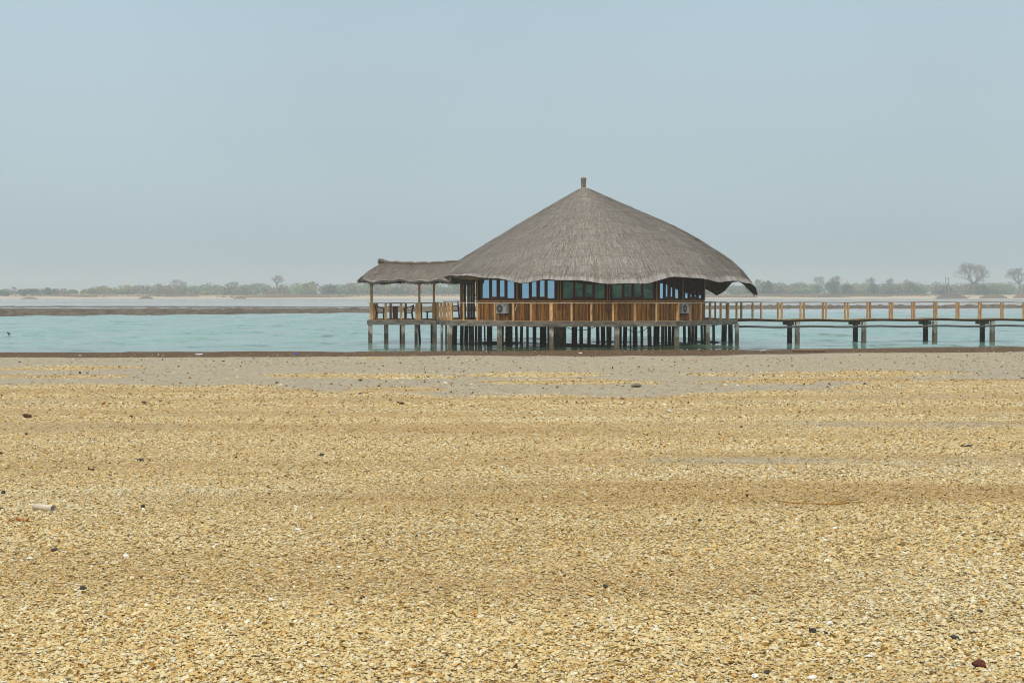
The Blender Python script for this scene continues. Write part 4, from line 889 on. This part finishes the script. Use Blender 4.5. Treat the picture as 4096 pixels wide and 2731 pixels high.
# ------------------------------------------------------------------ the walkway
def pier():
    p0, p1 = Vector((15.0, 94.9, 0)), Vector((62, 103.2, 0)); d = (p1 - p0).normalized(); nb = Vector((-d.y, d.x, 0)); Wd = 1.55; ln = (p1 - p0).length
    t = thing("boardwalk", "narrow wooden boardwalk on paired piles leading away from the restaurant", "boardwalk", (p0.x, p0.y, 0))
    def P(s, off=0, z=0): v = p0 + d * s + nb * off; v.z = z; return v
    def sag(s): return .025 * math.sin(s * 1.4) + .015 * math.sin(s * .5 + 1)
    m = MB(); n = int(ln / .16)
    for k in range(n):
        m.c = tuple([random.uniform(.7, 1.2)] * 3); a, b_ = P(k * .16 + .08, -.06, DZ - .03 + sag(k * .16)), P(k * .16 + .08, Wd + .06, DZ - .03 + sag(k * .16)); m.bar(a, b_, .145, .045)
    m.build("deck_planks", M['deck'], t)
    for off in (.04, Wd - .04):
        m = MB((1.1, 1, .9))
        for k in range(int(ln / .8)): m.bar(P(k * .8, off, DZ - .115 + sag(k * .8)), P(k * .8 + .8, off, DZ - .115 + sag(k * .8 + .8)), .08, .13)
        m.build("stringer", M['dark'], t)
    def at_px(px, off): a = (px - 2048) / F; o = p0 + nb * off; return (a * o.y - o.x) / (d.x - a * d.y)
    near = [3010, 3112] + [3202 + 89.2 * i for i in range(16)]; far_ = [2965, 3045, 3127] + [3215.6 + 88.2 * i for i in range(16)]
    for lst, off in ((near, .05), (far_, Wd - .05)):
        for px in lst:
            s = at_px(px, off)
            if s < .1: continue
            m = MB(tuple([random.uniform(.6, 1.0)] * 3)); m.bar(P(s, off, DZ - .02), P(s, off, RZ - .045), .15, .10, up=d); m.build("railing_post", M['post'], t)
        m = MB((.55, .42, .34))
        for k in range(int(ln / .7)): m.bar(P(k * .7, off, RZ - .03 + sag(k * .7) * .6), P(k * .7 + .7, off, RZ - .03 + sag(k * .7 + .7) * .6), .13, .05)
        m.build("hand_rail", M['rail'], t)
    for px in [3190.5, 3457, 3741, 3971, 4215, 4470]:
        s = at_px(px, .1)
        for off, dx, mt in ((.02, 0, 'pile'), (Wd - .25, -.05, 'woodpile')):
            m = MB((.9, .9, .9)); a, b_ = P(s + dx, off + .13, -.8), P(s + dx, off + .13, DZ - .18); m.bar(a, b_, .27, .26, up=d); m.build("pile", M[mt], t)
        m = MB((.8, .8, .8)); m.bar(P(s - .32, .30, DZ - .30), P(s - .32, Wd + .1, DZ - .30), .30, .24); m.build("cap_beam", M['fascia'], t)
    m = MB(); m.tube([P(k * .8 - .2, -.10, DZ - .52 + .03 * math.sin(k * .8 * 1.35 + .5) - .0) for k in range(int(ln / .8))], .068, 8); pi = m.build("water_pipe", M['pipe'], t, True)
pier()

# ------------------------------------------------------------------ palms behind the camera (mirrored in the front windows)
def palm(x, Y, h, lab):
    g = float(gz(x, max(Y, -55))); t = thing("palm_tree", lab, "palm tree", (x, Y, g), "palm trees inland of the beach"); S = []; p = np.array([0, 0, 0.])
    for i in range(6): q_ = p + np.array([.06 * math.sin(i), .04, h / 6]); S.append((*p, *q_, .16, .15)); p = q_
    V, Fc = segs_mesh(S, 8); npmesh("trunk", V, Fc, M['bark'], t, True, origin=(0, 0, 0))
    VV, CC = [], []
    for k in range(44):
        a = rng.uniform(0, 6.28); el = rng.uniform(-.2, 1.2); pts = []; c = p.copy(); L_ = rng.uniform(2.2, 3.4)
        for i in range(9):
            c = c + np.array([math.cos(a) * math.cos(el), math.sin(a) * math.cos(el), math.sin(el)]) * L_ / 9; el -= .22; pts.append(c.copy())
        for i in range(8):
            for s in (-1, 1):
                for w_ in range(3):
                    b0 = pts[i] + (pts[i + 1] - pts[i]) * w_ / 3; sd_ = np.array([-math.sin(a), math.cos(a), 0]) * s; tip = b0 + sd_ * rng.uniform(.5, .8) * (1 - .06 * i) + np.array([math.cos(a) * .3, math.sin(a) * .3, -.35]); u_ = (pts[i + 1] - pts[i]) * .16
                    VV += [b0 - u_, b0 + u_, tip]; CC += [np.array([1, 1, 1]) * rng.uniform(.6, 1.5)] * 3
    npmesh("crown", np.array(VV), np.arange(len(VV)).reshape(-1, 3), M['palm'], t, False, col=np.array(CC), origin=(0, 0, 0))
for i, (x, Y, h) in enumerate([(31.5, -9, 1.0), (35, -10, .9), (38, -11, 1.1), (41, -10, .8), (44, -9, 1.2), (48, -5, 1.4), (28, -8, 1.5), (37.5, -5, .7), (30, -6, 2.4), (33.5, -2, 1.7), (36, -8, 3.0), (39, -3, 2.2), (42.5, -7, 1.5), (46, -2, 2.6), (34.5, -14, 3.6), (41, -15, 3.8)]):
    palm(x, Y, h, "green palm tree inland of the beach, mirrored in the front window panes")

def reflection_hedge():  # out of view, added to darken what the front panes reflect
    t = thing("reflection_hedge", "unseen wall of foliage added behind the camera to darken the front window panes", "reflection_hedge", (38, -20, 1.9)); n = 16000
    C = np.stack([rng.uniform(-15, 16, n), rng.uniform(-1.5, 1.5, n), rng.uniform(0, 1, n) ** .8 * 5.5], 1); C[:, 2] *= 1 + .22 * sines(C[:, 0] * .8, C[:, 0] * 0, 97)
    V, Fc = quadcloud(C, .32, .6); npmesh("foliage", V, Fc, M['brush'], t, False, col=tint(n, 4, .4, 1.6), origin=(0, 0, 0))
    V, Fc = segs_mesh([(x, 0, -.4, x + .2, 0, 3.5, .10, .05) for x in range(-14, 16, 2)]); npmesh("stems", V, Fc, M['bark'], t, origin=(0, 0, 0))
reflection_hedge()

# ------------------------------------------------------------------ things lying on the beach
def lump(name, label, cat, px, py, size, m, seed, group=None, sink=.25, smooth=False, sub=2):
    import bmesh
    g = ground(px, py); rd = np.random.default_rng(seed); bm = bmesh.new(); bmesh.ops.create_icosphere(bm, subdivisions=sub, radius=1)
    k1, k2 = rd.normal(0, 1.6, (5, 3)), rd.uniform(0, 6, 5)
    for v in bm.verts:
        s = 1 + sum(.09 * math.sin(float(k1[i] @ np.array(v.co)) * 1.5 + k2[i]) for i in range(5)) + rd.normal(0, .03); v.co = Vector((v.co.x * size[0] / 2, v.co.y * size[1] / 2, v.co.z * size[2] / 2)) * s
    me = bpy.data.meshes.new(name); bm.to_mesh(me); bm.free(); a = me.attributes.new("col", 'FLOAT_COLOR', 'POINT'); a.data.foreach_set("color", np.ones(4 * len(me.vertices), dtype=np.float32))
    o = finish(name, me, M[m], None, smooth); o.location = (g.x, g.y, g.z + size[2] * (.5 - sink) + .008); o.rotation_euler = (rd.normal(0, .1), rd.normal(0, .1), rd.normal(0, .25)); tag(o, label, cat, group); return o
def mpx(px, py): return ground(px, py).y / F      # metres per photo pixel there
GP = "dark pebbles on the shells"
for i, (px, py, wpx, hpx, lab) in enumerate([
    (3250, 2538, 27, 24, "angular dark grey pebble with a smaller twin close by"), (3306, 2544, 18, 14, "small dark pebble next to an angular grey one"),
    (3920, 2453, 26, 11, "flat slate grey pebble above a greenish one"), (3812, 2483, 20, 9, "little flat dark pebble between two slate grey ones"),
    (3818, 2558, 36, 14, "flat smooth grey green pebble above the red brown stone"), (3066, 2700, 20, 14, "round dark pebble near the bottom edge below the twin pebbles"),
    (2423, 2355, 22, 14, "lone dark pebble on bare shells in the lower middle"), (525, 1671, 12, 9, "black pebble on shells past the narrow grey sand streak"),
    (572, 2035, 18, 15, "black pebble level with the plastic cup"), (218, 2207, 34, 12, "flat dark slate sliver below the orange husk"), (14, 1978, 16, 14, "black pebble at the frame edge above the plastic cup"),
    (335, 2362, 30, 14, "blackish flat stone low on the shells below the slate sliver"), (1285, 1826, 24, 10, "brown black flat pebble alone in the middle distance"), (105, 1740, 14, 8, "black pebble just below the brown husk"),
    (3875, 1788, 34, 8, "long flat dark pebble under the pale shell patch"), (2800, 2087, 18, 10, "small dark stone below the driftwood twig"), (2700, 2083, 14, 8, "tiny dark stone beside another below the driftwood twig"), (563, 1844, 26, 9, "flat black pebble below the grey sand streak")]):
    k = mpx(px, py); lump("pebble", lab, "pebble", px, py, (wpx * k, wpx * k * .8, hpx * k * 1.25), 'stone', 100 + i, GP, .2)
k = mpx(3915, 2665); lump("rock", "rounded red brown stone on pale shells near the bottom corner", "rock", 3914, 2672, (52 * k, 46 * k, 36 * k), 'redstone', 5, None, .2, True, 3)
k = mpx(112, 1668); lump("coconut_husk", "chunk of brown coconut husk lying on the shells", "husk", 112, 1672, (38 * k, 24 * k, 17 * k), 'husk', 6, None, .2, False, 3)
k = mpx(3898, 2536); lump("bark_scrap", "olive brown scrap of bark between flat grey pebbles", "bark scrap", 3897, 2540, (42 * k, 22 * k, 14 * k), 'husk', 8)
k = mpx(2545, 1543); lump("seaweed_clump", "grey green clump of weed on bare sand before the restaurant", "seaweed", 2545, 1548, (40 * k, 30 * k, 14 * k), 'weed', 9, None, .2, False, 3)
# larger white shells
def bigshell(px, py, wpx, lab, seed):
    g = ground(px, py); k = mpx(px, py); s = wpx * k; rd = random.Random(seed); m = MB(); n, r_ = 14, 5; vs = []; fs = []
    for j in range(r_):
        ph = j / (r_ - 1) * math.pi / 2
        for i in range(n):
            a = 2 * math.pi * i / n; rr = math.cos(ph) * (1 + .04 * (i % 2)) + .02; vs.append((s / 2 * rr * math.cos(a), s * .40 * rr * math.sin(a) + s * .1 * math.sin(ph), s * .26 * math.sin(ph)))
    for j in range(r_ - 1):
        for i in range(n): fs.append((j * n + i, j * n + (i + 1) % n, (j + 1) * n + (i + 1) % n, (j + 1) * n + i))
    m.add(vs, fs); o = m.build("clam_shell", M['whiteshell'], None, True); o.location = (g.x, g.y, g.z + .012); o.rotation_euler = (rd.gauss(.1, .2), rd.gauss(0, .2), rd.uniform(0, 6)); tag(o, lab, "shell", "large white shells")
for i, (px, py, wd, lab) in enumerate([(1355, 2275, 24, "bright white clam shell, the clearest one left of the lower middle"), (3248, 2719, 40, "big cream clam shell at the very bottom edge"), (3475, 2637, 38, "wide pale clam shell above the bottom corner stones"),
    (3278, 2589, 32, "white clam shell just below the angular dark pebble"), (3320, 2500, 28, "white clam shell above the twin dark pebbles"), (3590, 2660, 28, "white clam shell beside the red brown stone"), (120, 2240, 26, "white clam shell beside the dark slate sliver"),
    (1120, 2240, 20, "small white clam shell high in the lower middle shells"), (1522, 2348, 22, "white domed shell amid tan shells in the middle"), (1330, 2726, 22, "bright white shell at the bottom edge"), (1085, 2405, 26, "pale clam shell below the small white one"), (3020, 2712, 30, "creamy clam shell by the round dark pebble"),
    (3340, 2118, 20, "white clam shell standing up below the driftwood twig"), (3300, 2165, 18, "small white shell under a larger upright one"), (505, 2228, 26, "white oval shell right of the slate sliver"), (1190, 2123, 22, "white flat shell on the middle shells")]):
    bigshell(px, py, wd, lab, 300 + i)
def cup():
    g0, g1 = ground(137, 2040), ground(214, 2050); d = (g1 - g0); d.z = 0; ln = d.length; r0, r1 = .024, .030; rz = math.atan2(d.y, d.x)
    o = thing("plastic_cup", "milky plastic cup lying on its side on the shells", "cup", (g0.x, g0.y, g0.z + .004)); m = MB(); n = 24; vs = []; fs = []
    prof = [(0, 0), (0, r0), (ln * .5, (r0 + r1) / 2), (ln, r1), (ln, r1 - .003), (ln * .03, r0 - .003), (ln * .03, 0)]
    for s, r_ in prof:
        for k in range(n): t = 2 * math.pi * k / n; vs.append((s, r_ * math.cos(t), r_ * math.sin(t) + r0 + .004 + (r1 - r0) * s / ln))
    for i in range(len(prof) - 1):
        for k in range(n): fs.append((i * n + k, i * n + (k + 1) % n, (i + 1) * n + (k + 1) % n, (i + 1) * n + k))
    m.add(vs, fs); b = m.build("cup_body", M['cup'], o, True, origin=(0, 0, 0)); o.rotation_euler = (0, 0, rz)
    m = MB(); m.tube([(ln, r1 * math.cos(2 * math.pi * k / 24), r1 * math.sin(2 * math.pi * k / 24) + r0 + .004 + (r1 - r0)) for k in range(24)], .003, 6, closed=True); m.build("rim", M['cup'], o, True, origin=(0, 0, 0))
cup()
def leafy(name, label, cat, pts, w0, m):
    vs = []; fs = []; P = [ground(*p) for p in pts]; n = len(P)
    for i, p in enumerate(P):
        wd = w0 * math.sin(math.pi * (i + .35) / (n - .3)); vs += [(p.x, p.y - wd, p.z + .012 + .012 * (i % 2) + .03 * abs(i - n / 2) / n), (p.x, p.y, p.z + .03 * abs(i - n / 2) / n + .004), (p.x, p.y + wd, p.z + .02 + .03 * abs(i - n / 2) / n)]
    for i in range(n - 1):
        for k in (0, 1): fs.append((i * 3 + k, (i + 1) * 3 + k, (i + 1) * 3 + k + 1, i * 3 + k + 1))
    b = MB(); b.add(vs, fs); o = b.build(name, M[m]); s = o.modifiers.new("thickness", 'SOLIDIFY'); s.thickness = .006; tag(o, label, cat)
leafy("dry_husk", "curled orange brown husk below the plastic cup", "husk", [(64 + 6.5 * i, 2088 - (6 if i in (0, 8) else 0)) for i in range(9)], .022, 'orange')
leafy("dry_leaf", "dark brown curled scrap alone on the shells", "leaf", [(352 + 4 * i, 1883) for i in range(7)], .02, 'husk')
def stick():
    b = MB(); pts = [(3093, 2007), (3130, 2012), (3180, 2017), (3240, 2019), (3310, 2023), (3380, 2018), (3455, 2014)]; P = [ground(*p) + Vector((0, 0, .016)) for p in pts]; b.tube(P, [.004, .007, .008, .008, .009, .008, .004], 6)
    o = tag(b.build("driftwood_twig", M['strawcol'], None, True), "long golden driftwood twig with a short side branch on the shells", "twig")
    b = MB()
    for a in ([(3205, 2018), (3225, 2011), (3248, 1999)], [(3300, 2024), (3350, 2016), (3395, 2006), (3405, 1995)], [(3330, 2022), (3390, 2012), (3440, 2016)]):
        P = [ground(*p) + Vector((0, 0, .018 + .012 * i)) for i, p in enumerate(a)]; b.tube(P, [.006, .005, .003, .002][:len(P)], 5)
    b.build("side_branch", M['strawcol'], o, True)
stick()
def pole():
    a, c = ground(3174, 1407), ground(3297, 1408); a.z += .06; c.z += .06; b = MB(); n = 13; b.tube([a.lerp(c, i / (n - 1)) for i in range(n)], [.05 + (.012 if i % 3 == 0 else 0) for i in range(n)], 8)
    tag(b.build("bamboo_pole", M['bamboo'], None, True), "brown bamboo pole lying on the wet sand near the boardwalk", "pole")
pole()
for i, (px, py, wd, hh, m, nm, lab, cat) in enumerate([
    (3050, 1406, 26, 7, 'litter', "plastic_bag", "crumpled white plastic bag on wet sand near the bamboo pole", "litter"), (319, 1424, 16, 4, 'litter', "plastic_scrap", "flat white plastic scrap on the wet strip below the wading bird's shore", "litter"),
    (634, 1421, 8, 6, 'litter', "plastic_scrap", "small upright white scrap on the wet sand strip", "litter"), (1185, 1416, 18, 4, 'bluelit', "plastic_scrap", "bright blue plastic scrap on the wet sand", "litter"),
    (795, 1418, 34, 3, 'litter', "plastic_strip", "long thin white plastic strip on the wet sand", "litter"), (2322, 1414, 16, 5, 'litter', "plastic_scrap", "pale blue white scrap on wet sand before the stilts", "litter"),
    (2566, 1413, 14, 4, 'orange', "leaf_scrap", "yellow brown leaf scrap on wet sand before the stilts", "leaf"), (1956, 1412, 7, 6, 'stone', "pebble", "dark stone on wet sand under the entrance side of the restaurant", "pebble"),
    (2804, 1406, 15, 5, 'husk', "husk_scrap", "reddish brown husk scrap on wet sand by the end of the stilts", "husk"), (1884, 1414, 8, 5, 'orange', "husk_scrap", "small reddish husk on wet sand next to a dark stone", "husk"),
    (4042, 1411, 22, 4, 'litter', "plastic_scrap", "pale flat scrap on dark sand below the far end of the boardwalk", "litter"), (3890, 1403, 10, 6, 'husk', "husk_scrap", "small dark husk on wet sand under the boardwalk's last visible piles", "husk"),
    (893, 1446, 12, 4, 'husk', "driftwood_scrap", "small dark driftwood scrap on the pale sand", "driftwood"), (1793, 1432, 12, 4, 'husk', "driftwood_scrap", "dark driftwood scrap on pale sand just above the terrace", "driftwood"), (1441, 1576, 14, 4, 'stone', "pebble", "flat dark stone on grey sand near the shell edge", "pebble"),
    (1330, 1659, 24, 2, 'litter', "clam_shell", "long pale shell fragment on grey sand streak", "shell"), (2680, 1643, 26, 2, 'litter', "clam_shell", "long white shell fragment on shells beyond the middle", "shell")]):
    k = mpx(px, py); lump(nm, lab, cat, px, py, (wd * k, wd * k * .6 + .05, hh * k * 1.2), m, 500 + i, "litter along the tide line" if cat == "litter" else None, .3, False, 2)
blue = at(326, 1232, 340); 
def bird():
    g = ground(34, 1399); t = thing("shore_bird", "small dark wading bird standing at the water's edge", "bird", (g.x, g.y, max(g.z, -.02)))
    prof = [(-.135, .285, .008), (-.12, .288, .022), (-.10, .292, .036), (-.078, .290, .042), (-.055, .272, .058), (-.03, .248, .076), (.01, .220, .085), (.055, .200, .085), (.10, .180, .066), (.14, .160, .042), (.18, .145, .022), (.21, .132, .008)]
    b = MB(); n = 12; vs = []; fs = []
    for x, z, r_ in prof:
        for k in range(n): a = 2 * math.pi * k / n; vs.append((x, r_ * .85 * math.cos(a), z + r_ * math.sin(a)))
    for i in range(len(prof) - 1):
        for k in range(n): fs.append((i * n + k, i * n + (k + 1) % n, (i + 1) * n + (k + 1) % n, (i + 1) * n + k))
    fs += [tuple(range(n)), tuple((len(prof) - 1) * n + k for k in range(n))[::-1]]; b.add(vs, fs)
    for s in (-.018, .018): b.tube([(.03, s, .135), (.035, s, .07), (.02, s, .0)], [.018, .013, .012], 6); b.bar((.02, s, .005), (-.03, s, .003), .02, .006)
    b.build("bird_body", M['bird'], t, True, origin=(0, 0, 0))
    b = MB(); b.tube([(-.132, 0, .268), (-.17, 0, .258)], [.008, .002], 6); b.build("beak", M['black'], t, True, origin=(0, 0, 0))
bird()

# ------------------------------------------------------------------ haze
def haze():
    m = bpy.data.materials.new("dusty_air"); m.use_nodes = True; nt = m.node_tree; nt.nodes.clear(); out = nt.nodes.new("ShaderNodeOutputMaterial"); v = nt.nodes.new("ShaderNodeVolumePrincipled")
    v.inputs["Color"].default_value = (.80, .86, .88, 1); v.inputs["Density"].default_value = .00042; v.inputs["Anisotropy"].default_value = .2; nt.links.new(v.outputs[0], out.inputs["Volume"])
    b = MB(); b.box((0, 1460, 17), (4000, 3160, 44)); o = b.build("haze", m); tag(o, "dusty pale haze over the lagoon", kind="stuff")
haze()
